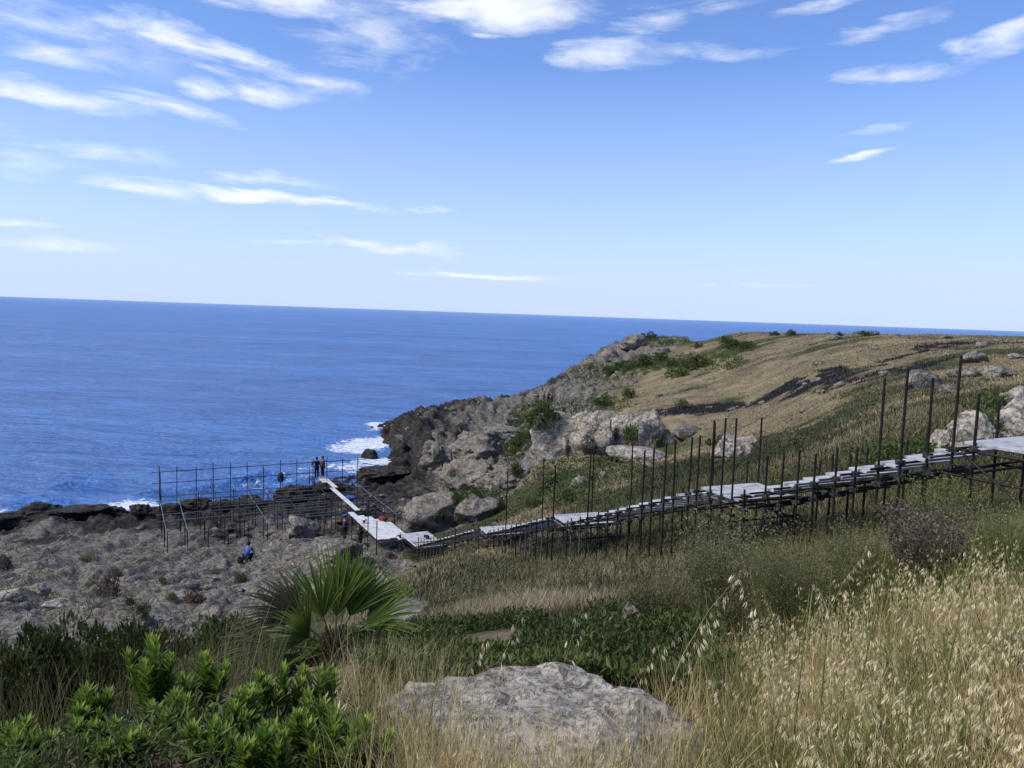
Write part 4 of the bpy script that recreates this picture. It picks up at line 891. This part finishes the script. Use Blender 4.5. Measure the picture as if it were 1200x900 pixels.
X, Y = scatter(9000, -.62, .12, 26, 60); pat = fbm(X * .35, Y * .35, oct=4, seed=171)
keep = (grid_at(wet, X, Y) < .35) & (pat > .12) & (rng.random(len(X)) < .55) & (gz(X, Y) > 1.6) & (X < -.05 * Y); X, Y = X[keep], Y[keep]; n = len(X) * 6
bx = np.repeat(X, 6) + rng.normal(0, .12, n); by = np.repeat(Y, 6) + rng.normal(0, .12, n)
d = rdir(n, .6); nn = np.cross(d, rdir(n)); nn /= np.linalg.norm(nn, axis=1)[:, None]
V, F, A = leaves(np.stack([bx, by, gz(bx, by) + rng.uniform(-.02, .12, n)], 1), d, nn, rng.uniform(.08, .18, n), rng.uniform(.03, .07, n), np.repeat(rng.uniform(.1, .9, len(X)), 6))
tag(link('rock_weeds', mesh_np('rock_weeds', V, F, {'tint': A}), None, V_OLIVE), 'sparse olive weeds in the cracks of the rock platform', 'weeds', kind='stuff')
VV, FF = ICO[3]; bm = bmesh.new(); bmesh.ops.create_icosphere(bm, subdivisions=2, radius=1); VV = np.array([v.co[:] for v in bm.verts]); FF = np.array([[v.index for v in f.verts] for f in bm.faces]); bm.free()
X, Y = scatter(9000, -.35, .72, 28, 170); pat = fbm(X * .12, Y * .12, oct=4, seed=181)
keep = (gz(X, Y) > 1.5) & (((grid_at(rockm, X, Y) > .2) & (rng.random(len(X)) < .5)) | ((grid_at(burn, X, Y) > .25) & (rng.random(len(X)) < .14)) | (pat > .36)) & (rng.random(len(X)) < .30); X, Y = X[keep], Y[keep]
VL, FL = [], []
for k, (x, y) in enumerate(zip(X, Y)):
    sz = rng.uniform(.10, .26) * rng.choice([1, 1, 1, 1.8]) * (.7 + np.hypot(x, y) / 110)
    nn = rdir(7); dd = np.minimum(1, (np.where(VV @ nn.T > .1, .62 / np.maximum(VV @ nn.T, .1), 9)).min(1)) * rng.uniform(.92, 1.08, len(VV))
    a = rng.uniform(0, 6.28); q = VV * dd[:, None] * sz * [1.3, .9, .7]; q = np.stack([q[:, 0] * math.cos(a) - q[:, 1] * math.sin(a), q[:, 0] * math.sin(a) + q[:, 1] * math.cos(a), q[:, 2]], 1)
    VL.append(q + [x, y, float(gz(x, y)) + sz * .15]); FL.append(FF + len(VV) * k)
tag(link('rubble', mesh_np('rubble', np.vstack(VL), np.vstack(FL), None, False), None, M_ROCK), 'loose grey stones strewn over the slopes and ledges', 'stones', kind='stuff')
# ---- near bank
def img_scatter(n, D0, D1, x0, x1):
    """points of the near bank: photo column range, distance range"""
    D = np.exp(rng.uniform(math.log(D0), math.log(D1), n)); px = rng.uniform(x0, x1, n)
    X = (px - 600) / FPX * D; return X, D, px
def bank(name, mat, label, cat, pts, L, w, lean, bend, tint, segs=3):
    X, Y = pts; n = len(X)
    V, F, A, _ = blades(np.stack([X, Y, gz(X, Y) - .02], 1), rng.uniform(0, 6.28, n), L, w, lean, bend, segs, tint)
    return tag(link(name, mesh_np(name, V, F, {'tint': A}), None, mat), label, cat, kind='stuff')
# soft brown and olive grass of the middle bank
X, Y, px = img_scatter(95000, 8.5, 30, 380, 1240)
pat = fbm(X * .45, Y * .35, oct=4, seed=101); z_ = gz(X, Y)
keep = (rng.random(len(X)) < np.clip(.75 + pat, 0, 1)) & (grid_at(rockm, X, Y) < .4) & ((px > 540) | (Y > 12)) & ~((px > 480) & (px < 850) & (Y < 12.5))
X, Y, pat, px = X[keep], Y[keep], pat[keep], px[keep]; n = len(X)
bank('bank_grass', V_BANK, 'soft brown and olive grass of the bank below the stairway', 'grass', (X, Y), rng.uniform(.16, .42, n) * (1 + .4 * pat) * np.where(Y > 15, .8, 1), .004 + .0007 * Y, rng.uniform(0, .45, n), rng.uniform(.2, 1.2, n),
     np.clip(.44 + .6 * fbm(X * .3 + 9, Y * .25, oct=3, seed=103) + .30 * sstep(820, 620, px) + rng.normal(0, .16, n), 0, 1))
n = 26000; X, Y, px = img_scatter(n, 8.0, 26, 520, 1240); k_ = rng.random(n) < np.clip(.5 + 1.6 * fbm(X * .6, Y * .5, oct=3, seed=151), 0, 1); X, Y = X[k_], Y[k_]; n = len(X)
keep = ~((X / Y * FPX + 600 < 850) & (Y < 12.5)); X, Y = X[keep], Y[keep]; n = len(X)
d = rdir(n, .5); nn = np.cross(d, rdir(n)); nn /= np.linalg.norm(nn, axis=1)[:, None]
V, F, A = leaves(np.stack([X, Y, gz(X, Y) + rng.uniform(.12, .42, n)], 1), d, nn, .016 + .0022 * Y, .008 + .0009 * Y, np.clip(.62 + .5 * fbm(X * .3, Y * .3, oct=3, seed=152) + rng.normal(0, .22, n), 0, 1))
tag(link('dry_seed_heads', mesh_np('dry_seed_heads', V, F, {'tint': A}), None, V_OLIVE), 'fine pale seed heads over the grass of the bank', 'grass', kind='stuff')
# green tall grass right
X, Y, px = img_scatter(17000, 5.0, 11, 820, 1290)
pat = fbm(X * .7, Y * .6, oct=3, seed=111)
keep = rng.random(len(X)) < np.clip((px - 820) / 380, .15, 1) * np.clip(.55 + pat * 1.6, 0, 1)
X, Y = X[keep], Y[keep]; n = len(X)
bank('tall_green_grass', V_GRASS, 'tall green grass along the right edge of the bank', 'grass', (X, Y), rng.uniform(.25, .75, n), rng.uniform(.004, .009, n), rng.uniform(0, .35, n), rng.uniform(.1, 1.3, n), np.clip(.5 + .5 * fbm(X * 1.1, Y * 1.1, oct=2, seed=112) + rng.normal(0, .25, n), 0, 1), 4)
# dark green ground cover in the hollow
X, Y, px = img_scatter(100000, 4.9, 13.0, 215, 900)
pat = fbm(X * .8, Y * .8, oct=4, seed=121)
keep = (pat > -.22 + .25 * (Y > 11.5)) & ((px > 430) | (Y > 8)) & (Y < 12.4 + 2 * pat) & (rng.random(len(X)) < np.clip((900 - px) / 120, 0, 1))
X, Y, pat = X[keep], Y[keep], pat[keep]; n = len(X)
d = rdir(n, .9); nn = np.cross(d, rdir(n)); nn /= np.linalg.norm(nn, axis=1)[:, None]
c = np.stack([X, Y, gz(X, Y) + rng.uniform(0, 1, n) * (.14 + .22 * np.clip(pat + .2, 0, 1))], 1)
V, F, A = leaves(c, d, nn, rng.uniform(.05, .11, n), rng.uniform(.025, .05, n), .45 + .5 * pat + rng.normal(0, .2, n))
tag(link('ground_cover', mesh_np('ground_cover', V, F, {'tint': A}), None, V_COVER), 'dark green leafy ground cover filling the hollow behind the rock', 'ground cover', kind='stuff')
# dry straw in front, thick to the right
X, Y, px = img_scatter(34000, 2.3, 6.2, 380, 1330)
keep = (rng.random(len(X)) < np.clip(np.interp(px, [380, 440, 520, 640, 850, 950, 1200], [.08, .5, .85, .62, .5, .62, .7]), 0, 1)) & ((Y < 4.4) | (px > 830) | ((px > 780) & (Y < 5.2)) | ((px < 540) & (Y < 6.2))) & ~((px > 540) & (px < 780) & (Y > 3.4) & (rng.random(len(X)) < .93))
X, Y, px = X[keep], Y[keep], px[keep]; n = len(X)
bank('dry_straw', V_STRAW, 'thin dry straw standing over the front of the bank', 'dry grass', (X, Y), rng.uniform(.12, .5, n) * np.where((px > 500) & (px < 850) & (Y < 3.1), 1.65, np.where(px < 580, 1.15, .95)), rng.uniform(.002, .0045, n), rng.uniform(0, .5, n), rng.uniform(-.2, 1.1, n), np.clip(.42 + rng.normal(0, .22, n), 0, 1), 4)
# green blades mixed in
X, Y, px = img_scatter(17000, 2.4, 6.6, 420, 1330)
keep = (fbm(X * 1.3, Y * 1.3, oct=3, seed=131) > np.where(px > 850, .02, .14)) & ((Y < 4.2) | (px > 830)) & ~((px > 520) & (px < 850) & (rng.random(len(X)) < .85)); X, Y = X[keep], Y[keep]; n = len(X)
bank('fresh_grass', V_GRASS, 'scattered fresh green grass among the dry oats', 'grass', (X, Y), rng.uniform(.14, .52, n), rng.uniform(.004, .008, n), rng.uniform(0, .5, n), rng.uniform(.1, 1.2, n), np.clip(.6 + rng.normal(0, .2, n), 0, 1), 4)

# ---- wild oats
def oats(base, L, az, lean, bend, nsp, seed, size=(.024, .034), dropspread=.55):
    r = np.random.default_rng(seed); n = len(base)
    V1, F1, A1, ctr = blades(base, az, L, np.full(n, .0028), lean, bend, 6, r.uniform(.3, .75, n))
    VS, FS, AS = [V1], [], [A1]
    k = np.repeat(np.arange(n), nsp); m_ = len(k)
    t = np.tile((np.arange(nsp) + .5) / nsp, n) + r.normal(0, .02, m_); t = 1 - np.clip(t, 0, 1) * dropspread
    f = np.clip(t * 6, 0, 5.999); i0 = f.astype(int); fr = (f - i0)[:, None]
    p = ctr[k, i0] * (1 - fr) + ctr[k, i0 + 1] * fr
    a = az[k] + r.normal(0, 1.1, m_)
    out = np.stack([np.cos(a), np.sin(a), np.zeros(m_)], 1)
    reach = r.uniform(.008, .05, m_) * (1.2 - t)[:] * 2.0
    foot = p + out * reach[:, None] + np.array([0, 0, 1.0]) * (reach * r.uniform(-.5, .6, m_))[:, None]
    dirn = out * r.uniform(.1, .7, m_)[:, None] + np.array([0, 0, -1.0]); dirn /= np.linalg.norm(dirn, axis=1)[:, None]
    s = np.cross(dirn, r.normal(size=(m_, 3))); s /= np.linalg.norm(s, axis=1)[:, None]
    Ls = r.uniform(*size, m_); tint = r.uniform(.25, 1, m_)
    for sg in (-1, 1):
        d = dirn + s * sg * .16; d /= np.linalg.norm(d, axis=1)[:, None]
        v, f_, a_ = leaves(foot, d, np.cross(d, np.cross(s, d)) * sg, Ls, Ls * .24, tint, .35); off = sum(len(q) for q in VS); VS.append(v); FS.append(f_ + off); AS.append(a_)
    # pedicels
    off = sum(len(q) for q in VS); w = np.full((m_, 1), .0006)
    q = np.stack([p, foot + s * w, foot - s * w], 1).reshape(-1, 3); VS.append(q); FS.append((np.arange(m_) * 3)[:, None] + np.array([[0, 1, 2]]) + off); AS.append(np.full(len(q), .3))
    return np.vstack(VS), [F1, np.vstack(FS)], np.concatenate(AS)
X, Y, px = img_scatter(3000, 2.3, 6.6, 400, 1330)
dens = np.interp(px, [400, 480, 560, 700, 840, 900, 980, 1100, 1300], [.02, .10, .32, .34, .34, .40, .7, .8, .8]) * np.clip(.62 + 1.5 * fbm(X * 2.2, Y * 2.2, oct=3, seed=141), 0.05, 1)
keep = (rng.random(len(X)) < dens) & ((px > 860) | (Y < 4.0)) & ~((px > 480) & (px < 860) & (Y > 3.4))
X, Y, px = X[keep], Y[keep], px[keep]; n = len(X)
Lh = (.30 + .42 * rng.random(n) ** .8) * np.interp(px, [400, 860, 1000, 1300], [.72, .72, .86, .88]) * np.interp(Y, [2.3, 3, 6], [.7, .9, .98]) * np.where((px > 500) & (px < 850) & (Y < 3.1), 1.7, 1)
V, F, A = oats(np.stack([X, Y, gz(X, Y) - .02], 1), Lh, rng.uniform(0, 6.28, n), rng.uniform(0, .28, n), rng.uniform(.2, 1.4, n), 14, 5, (.023, .037))
tag(link('wild_oats', mesh_np('wild_oats', V, F, {'tint': A}), None, V_OAT), 'mass of pale dry wild oats on the near bank', 'dry grass', kind='stuff')
# single stalks that stand out
def stalk(label, foot_px, D, top_px, az, bend, nsp, seed, name='oat_stalk', mat=None):
    X = (foot_px - 600) / FPX * D; b = np.array([X, D, float(gz(X, D)) - .02]); tp = P(top_px[0], top_px[1], D)
    dx = tp - b; L = float(np.linalg.norm(dx)) * 1.12; lean = math.atan2(math.hypot(dx[0], dx[1]), dx[2]); a = math.atan2(dx[1], dx[0]) if math.hypot(dx[0], dx[1]) > .02 else az
    o_ = np.array([[0.0, 0, 0]])
    root = empty(name, b); tag(root, label, 'grass stalk', 'single grass stalks standing out of the near bank')
    if nsp:
        V, F, A = oats(o_, np.array([L]), np.array([a]), np.array([max(lean - bend * .35, -.2)]), np.array([bend]), nsp, seed, (.030, .038), .34)
        n1 = 14                                           # the stem's vertices come first
        link('stem', mesh_np('stem', V[:n1], F[0], {'tint': A[:n1]}), root, V_STRAW)
        link('seed_head', mesh_np('seed_head', V[n1:], F[1] - n1, {'tint': A[n1:]}), root, V_OAT)
    else:
        mb = MB(); pts = [np.array([0.0, 0, 0]) + dx * t + np.array([0, 0, 0]) for t in (0, .5, 1)]
        mb.tube(pts[0], pts[1], .0045, 6, .0038, a=.7); mb.tube(pts[1], pts[2], .0038, 6, .002, a=.95); mb.build('stem', V_GRASS, root)
        kk = 26; c = dx * rng.uniform(.45, 1, kk)[:, None]; d = rdir(kk, 1.4)
        nn = np.cross(d, rdir(kk)); nn /= np.linalg.norm(nn, axis=1)[:, None]
        v, f, a_ = leaves(c, d, nn, rng.uniform(.012, .03, kk), rng.uniform(.005, .009, kk), rng.uniform(.6, 1, kk)); link('flower_head', mesh_np('flower_head', v, f, {'tint': a_}), root, V_GRASS)
for a in [('tall oat stalk leaning right across the dark hollow, the one with the fullest head', 792, 3.0, (862, 694), 0, .9, 20, 401), ('oat stalk leaning right, just left of the full headed one', 786, 3.05, (832, 742), 0, .7, 12, 402), ('oat stalk arching low over the middle of the near rock', 742, 3.2, (800, 745), 0, 1.2, 12, 403),
          ('oat stalk with drooping head right of the dark hollow', 925, 3.0, (897, 690), 0, 1.0, 16, 404), ('oat stalk standing over the left shoulder of the near rock', 600, 3.2, (628, 706), 0, .8, 14, 405), ('tall oat stalk in front of the dark ground cover', 668, 3.3, (689, 712), 0, .5, 14, 406), ('oat stalk beside the palm with a slim head', 520, 3.4, (566, 764), 0, .6, 12, 407),
          ('oat stalk bending over the grey wiry bush', 985, 3.2, (1012, 664), 0, .9, 18, 408), ('pair topping oat stalk left of the brown seed head bush', 1030, 3.4, (1022, 690), 2, .8, 18, 409)]: stalk(*a)
for a in [('tall green stalk in front of the brown seed head bush', 1030, 3.6, (1041, 632)), ('short green stalk left of the brown seed head bush', 990, 3.6, (975, 668)), ('thin yellow green stalk farthest left among the oats', 958, 3.4, (949, 690)), ('tallest green stalk near the right picture edge', 1128, 3.2, (1147, 612)), ('green stalk low in the middle of the oats', 1070, 3.4, (1086, 692))]: stalk(a[0], a[1], a[2], a[3], 0, 0, 0, 0, 'green_stalk')

# ---- wiry bushes
def wiry(name, label, cat, px, py, w, h, D, mat, leafmat, n=900, leafn=1800, leaf=.022, seed=0, tint=.5, group=None):
    """px, py centre of the foot in the photo"""
    X = P(px, py, D)[0]; z = float(gz(X, D)); top = P(px, py - h, D)[2]; R = w * D / FPX / 2; hh = max(top - z, .15)
    n = int(n * .6); leafn = int(leafn * 2.4); leaf *= 1.15
    root = empty(name, (X, D, z - .03)); tag(root, label, cat, group)
    a = rng.uniform(0, 6.28, n); q = np.sqrt(rng.random(n)); base = np.stack([np.cos(a) * q * R * .25, np.sin(a) * q * R * .25, np.zeros(n)], 1)
    lean = q * math.atan2(R, hh * .75)
    L = np.where(True, hh / np.maximum(np.cos(lean * .8), .45) * rng.uniform(.6, 1.02, n), 0)
    V, F, A, ctr = blades(base, a, L, np.full(n, .0022 + .0004 * D), lean * .8, rng.normal(.15, .3, n), 4, np.clip(tint + rng.normal(0, .2, n), 0, 1))
    link('stems', mesh_np('stems', V, F, {'tint': A}), root, mat).name = 'twig_mass'
    k = rng.integers(0, n, leafn); s = rng.integers(2, 5, leafn)
    c = ctr[k, s] + rng.normal(0, R * .05, (leafn, 3)); d = rdir(leafn, .6); nn = np.cross(d, rdir(leafn)); nn /= np.linalg.norm(nn, axis=1)[:, None]
    V, F, A = leaves(c, d, nn, leaf * rng.uniform(.6, 1.4, leafn), leaf * .5 * rng.uniform(.6, 1.3, leafn), tint + .35 * fbm(c[:, 0] * 5 / R, c[:, 1] * 5 / R, c[:, 2] * 5 / R, 2, seed) + rng.normal(0, .18, leafn))
    link('foliage', mesh_np('foliage', V, F, {'tint': A}), root, leafmat)
    return root
GW = 'wiry bushes on the right of the bank'
wiry('bush', 'brown bush crowded with pale dry seed heads at the right', 'bush', 1085, 690, 100, 100, 6.2, V_STEM, V_BROWN, 700, 3600, .026, 501, .55, GW)
wiry('bush', 'yellow green feathery bush right below the stairway landing', 'bush', 848, 668, 110, 66, 9.0, V_OLIVE, V_OLIVE, 1000, 2200, .03, 502, .62, GW)
wiry('bush', 'large grey green wiry bush in the middle of the right bank', 'bush', 940, 745, 130, 120, 6.3, V_OLIVE, V_OLIVE, 1500, 2600, .02, 503, .34, GW)
wiry('bush', 'dark grey wiry bush at the edge of the hollow', 'bush', 872, 775, 76, 92, 6.6, V_STEM, V_OLIVE, 1000, 1400, .02, 504, .25, GW)
wiry('bush', 'olive wiry bush left of the brown seed head bush', 'bush', 1010, 700, 90, 85, 6.8, V_OLIVE, V_OLIVE, 1000, 1800, .022, 505, .42, GW)
wiry('bush', 'green grassy bush beside the upper landing supports', 'bush', 1098, 612, 60, 55, 8.6, V_GRASS, V_GRASS, 700, 900, .03, 506, .6, GW)
wiry('bush', 'dry yellow bush by the right picture edge over the oats', 'bush', 1185, 660, 80, 80, 5.6, V_GRASS, V_OLIVE, 900, 900, .02, 507, .62, GW)
wiry('bush', 'grey brown wiry bush above the small white stone', 'bush', 770, 735, 90, 62, 9.6, V_STEM, V_OLIVE, 900, 1500, .025, 508, .35, GW)
B('small white stone in the green slope', 741, 733, 22, 24, M_ROCKPALE, 81, D=9.4, near=5)

# ---- dark bushes at the left edge of the bank
def bush(label, px, py, w, h, D, mat, seed, n=9000, leaf=.05, asp=.6, group='dark leafy bushes on the left bank'):
    X = P(px, py, D)[0]; z = float(gz(X, D)); top = P(px, py - h, D)[2]; R = w * D / FPX / 2; hh = top - z
    root = empty('leafy_bush', (X, D, z - .05)); tag(root, label, 'bush', group)
    V, F, A = crown(n, 60, leaf / R, .5, .5, seed, .26, .5); V = V * np.array([R, R * .8, hh / .98])
    link('foliage', mesh_np('foliage', V, F, {'tint': A}), root, mat)
    mb = MB()
    for k in range(9):
        a = k / 9 * 6.28; mb.tube((0, 0, 0), (math.cos(a) * R * .6, math.sin(a) * R * .5, hh * .75), .012, 5, .004, a=.3)
    mb.build('branches', V_STEM, root).name = 'branch_fan'
    return root
bush('dark leafy bush cut by the left picture edge', 20, 830, 150, 100, 6.6, V_DARK, 601)
bush('broad dark leafy bush second from the left edge', 105, 825, 170, 110, 7.0, V_DARK, 602, 12000)
bush('dark bush with thin dry stems left of the palm', 180, 815, 130, 78, 7.4, V_DARK, 603)
bush('lighter green low bush behind the left palm fronds', 262, 765, 110, 52, 8.6, V_GREEN, 604, 7000, .05)
bush('grey green bush low in front of the palm', 215, 830, 120, 60, 6.2, V_OLIVE, 605, 6000, .04)
# ---- fan palm
pD = 7.6; pX = P(392, 770, pD)[0]; pz = float(gz(pX, pD)) + .05
palm = empty('fan_palm', (pX, pD, pz)); tag(palm, 'young fan palm with stiff green fans on the bank', 'palm')
mb = MB()
for k in range(40):
    a = k * 2.4; h = k * .006; r = .13 - k * .0015
    mb.tube((math.cos(a) * r * .5, math.sin(a) * r * .5, h - .1), (math.cos(a) * r * 1.4, math.sin(a) * r * 1.4, h + .14), .03, 5, .008, a=.3)
mb.build('trunk', V_STEM, palm)
def frond(tip_px, depth, plen, flen, seed, dead=0.0, spread=1.9, twist=0.0):
    r = np.random.default_rng(seed)
    hub_t = P(tip_px[0], tip_px[1], pD + depth) - np.array([pX, pD, pz])
    d = unit(hub_t); foot = np.array([0, 0, .12]); hub = foot + d * plen
    toC = unit(np.array([-pX * .25, -1.0, .35])); s = unit(np.cross(d, toC)); nrm = unit(np.cross(s, d))
    s, nrm = s * math.cos(twist) + nrm * math.sin(twist), nrm * math.cos(twist) - s * math.sin(twist)
    mb = MB(); mb.tube(foot, hub, .011, 6, .007, a=.75)
    nl = 24; th = np.linspace(-spread, spread, nl)
    for q, t in enumerate(th):
        ld = unit(d * math.cos(t) + s * math.sin(t) + nrm * (.10 * math.cos(2 * t) + r.normal(0, .03)))
        L = flen * (1 - .15 * (abs(t) / spread) ** 2) * r.uniform(.93, 1.05); w = flen * .040
        sd = unit(np.cross(ld, nrm)); pts = []; droop = np.array([0, 0, -1.0]) * L * (.10 + .18 * dead + .24 * r.random() ** 2 - .04)
        tt = [0, .3, .6, .85, 1.0]; ws = [.35, 1.0, .85, .45, .05]
        V = []; A = []
        for t_, w_ in zip(tt, ws):
            c = hub + ld * L * t_ + droop * t_ ** 3
            V += [c - sd * w * w_ * .5 + nrm * w * w_ * .25, c, c + sd * w * w_ * .5 + nrm * w * w_ * .25]
            A += [np.clip(.42 + .25 * math.sin(q * 1.7) * .3 + .25 * t_ + r.normal(0, .05), 0, 1)] * 3
        F = []
        for k in range(4): F += [[3 * k, 3 * k + 1, 3 * k + 4, 3 * k + 3], [3 * k + 1, 3 * k + 2, 3 * k + 5, 3 * k + 4]]
        mb.add(V, F, np.array(A))
    o = mb.build('frond', V_BROWNPALM if dead > .5 else V_PALM, palm)
    if dead > .5: o['label'] = 'browning frond'
    return o
V_BROWNPALM = leaf_material('browning_leaflet', (.035, .045, .018), (.075, .075, .035), (.15, .10, .06), .15)
for q, a in enumerate([((398, 672), .15, .34, .82), ((432, 685), .1, .38, .80), ((476, 706), .05, .42, .74), ((362, 690), .0, .36, .78), ((318, 712), -.1, .44, .78, 0, .9), ((450, 728), -.35, .30, .62), ((285, 768), -.25, .58, .62, 0, .95), ((330, 745), -.4, .36, .66), ((412, 690), .5, .5, .66), ((352, 778), -.5, .30, .46), ((318, 800), -.5, .34, .5, 0, 1.6), ((470, 800), -.4, .32, .5, 0, 1.6), ((395, 815), -.7, .22, .42, 0, 1.8)]):
    tp, dp, pl, fl = a[:4]; rest = a[4:]
    frond(tp, dp, pl, fl, 700 + q, rest[1] if len(rest) > 1 else 0.0, rng.uniform(.55, .95), rng.uniform(-1.1, 1.1))

# ---- leafy plants in the lower left corner
def leafy_plant(label, px, top, D, shoots, seed, spreadpx=36):
    r = np.random.default_rng(seed); X = P(px, top, D)[0]; z = float(gz(X, D)); th = P(px, top, D)[2] - z
    root = empty('leafy_plant', (X, D, z - .02)); tag(root, label, 'plant', 'fresh leafy plants in the lower left corner')
    for k in range(shoots):
        a = r.uniform(0, 6.28); off = 0 if k == 0 else spreadpx * D / FPX * r.uniform(.4, 1.0)
        h = th * (1.0 if k == 0 else r.uniform(.55, .95)); tip = np.array([math.cos(a) * off, math.sin(a) * off * .8, h]); foot = tip * np.array([.25, .25, 0])
        mb = MB(); mb.tube(foot, tip * np.array([1, 1, .97]), .006, 5, .003, a=.3)
        n = int(90 * (1.0 if k == 0 else .8)); t = np.sort(r.uniform(.18, 1, n)); ang = np.arange(n) * 2.399 + r.normal(0, .2, n)
        c = foot + (tip - foot) * t[:, None]
        el = np.interp(t, [.3, .8, 1], [.65, 1.1, 1.4]) + r.normal(0, .2, n)
        d = np.stack([np.cos(ang) * np.cos(el), np.sin(ang) * np.cos(el), np.sin(el)], 1); nn = np.stack([-np.cos(ang) * np.sin(el), -np.sin(ang) * np.sin(el), np.cos(el)], 1)
        L = np.interp(t, [.3, .6, .9, 1], [.07, .088, .076, .05]) * r.uniform(.8, 1.2, n)
        tint = np.interp(t, [.3, .7, 1], [.22, .5, .95]) + r.normal(0, .12, n)
        # lance leaf of three cross sections
        s = np.cross(d, nn); W = L * .22; V = []; tt = np.array([0, .35, .72, 1]); ww = np.array([.3, 1, .75, .05])
        rows_ = []
        for t_, w_ in zip(tt, ww):
            cc_ = c + d * (L * t_)[:, None] + nn * (-L * .12 * t_ ** 2)[:, None]
            rows_.append(np.stack([cc_ - s * (W * w_ * .5)[:, None] + nn * (W * .18 * w_)[:, None], cc_, cc_ + s * (W * w_ * .5)[:, None] + nn * (W * .18 * w_)[:, None]], 1))
        V = np.stack(rows_, 1).reshape(-1, 3); b = (np.arange(n) * 12)[:, None]
        F = np.concatenate([b + np.array([[3 * q + e, 3 * q + e + 1, 3 * q + e + 4, 3 * q + e + 3]]) for q in range(3) for e in (0, 1)])
        mb.add(V, F, np.repeat(np.clip(tint, 0, 1), 12)); mb.build('shoot', V_INULA, root)
for k, (px, top, D, sh, lab) in enumerate([(182, 748, 3.9, 5, 'tallest fresh green plant, a leafy spire left of centre'), (242, 768, 3.9, 4, 'leafy spire just right of the tallest one'), (101, 806, 3.7, 6, 'bushy fresh plant with a rounded top, third from the left'), (30, 846, 3.3, 6, 'broad fresh plant in the bottom left corner'), (110, 852, 3.2, 5, 'low fresh plant below the rounded one'), (290, 812, 3.5, 4, 'fresh plant between the second spire and the brown grass'),
                                           (332, 780, 3.8, 4, 'fresh yellowish spire under the palm'), (360, 812, 3.3, 4, 'fresh plant at the right end, in front of the straw'), (250, 850, 3.1, 5, 'low fresh plant below the second spire'), (150, 866, 3.0, 4, 'low fresh plant at the bottom edge under the tallest one'), (392, 828, 3.1, 3, 'thin fresh plant standing in the brown straw'), (310, 850, 2.9, 5, 'low fresh plant at the bottom edge, right of centre'), (205, 815, 3.5, 4, 'dense fresh plant at the foot of the tallest one'), (428, 842, 3.0, 3, 'rightmost little fresh plant among the straw'), (375, 782, 3.9, 3, 'faint fresh spire right under the palm trunk')]):
    leafy_plant(lab, px, top, D, sh + 4, 800 + k)
X, Y, px = img_scatter(4200, 2.4, 4.8, -60, 470); n = len(X)
d = rdir(n, .3); nn = np.cross(d, rdir(n)); nn /= np.linalg.norm(nn, axis=1)[:, None]
V, F, A = leaves(np.stack([X, Y, gz(X, Y) + rng.uniform(0, .07, n)], 1), d, nn, rng.uniform(.03, .09, n), rng.uniform(.008, .02, n), rng.uniform(0, .9, n))
tag(link('leaf_litter', mesh_np('leaf_litter', V, F, {'tint': A}), None, V_BROWN), 'brown dead leaves and stems under the fresh plants', 'leaf litter', kind='stuff')
X, Y, px = img_scatter(1500, 5.0, 8.0, -60, 330); n = len(X)
bank('dry_stems', V_OLIVE, 'thin dry stems and grass through the left bushes', 'grass', (X, Y), rng.uniform(.2, .8, n), rng.uniform(.003, .006, n), rng.uniform(0, .4, n), rng.uniform(0, 1.0, n), np.clip(.5 + rng.normal(0, .25, n), 0, 1), 3)

X, Y, px = img_scatter(9000, 2.6, 5.6, -60, 440); pat = fbm(X * 1.6, Y * 1.6, oct=3, seed=161); k_ = pat > -.05; X, Y, pat = X[k_], Y[k_], pat[k_]; n = len(X)
d = rdir(n, 1.0); nn = np.cross(d, rdir(n)); nn /= np.linalg.norm(nn, axis=1)[:, None]
V, F, A = leaves(np.stack([X, Y, gz(X, Y) + rng.uniform(0, .16, n) * np.clip(pat * 3, .2, 1)], 1), d, nn, rng.uniform(.03, .075, n), rng.uniform(.01, .02, n), .3 + pat + rng.normal(0, .2, n))
tag(link('undergrowth', mesh_np('undergrowth', V, F, {'tint': A}), None, V_GREEN), 'small green weeds between the fresh plants', 'weeds', kind='stuff')
# ---- the pale rock in front
V, F = rock_shape(900, 6, 18, .15)
zz = V[:, 2].copy(); V = V * np.array([1.16, .86, .50]); V[:, 2] = np.where(zz > 0, .36 * np.tanh(zz * 2.2), V[:, 2]) + .08 * fbm(V[:, 0] * 2.2, V[:, 1] * 2.2, oct=4, seed=905) + .04 * (ridged(V[:, 0] * 5, V[:, 1] * 5, oct=4, seed=906) - .4) - .05 * np.clip(V[:, 0], 0, 2)
p = P(682, 840, 3.85); top_ = V[np.abs(V[:, 0]) < .35][:, 2].max()
o = link('foreground_rock', mesh_np('foreground_rock', V, F, None, True), None, M_ROCKFG); o.location = (p[0], p[1], P(668, 783, 4.4)[2] - top_)
tag(o, 'pale cracked limestone rock lying in the straw at the bottom', 'rock')
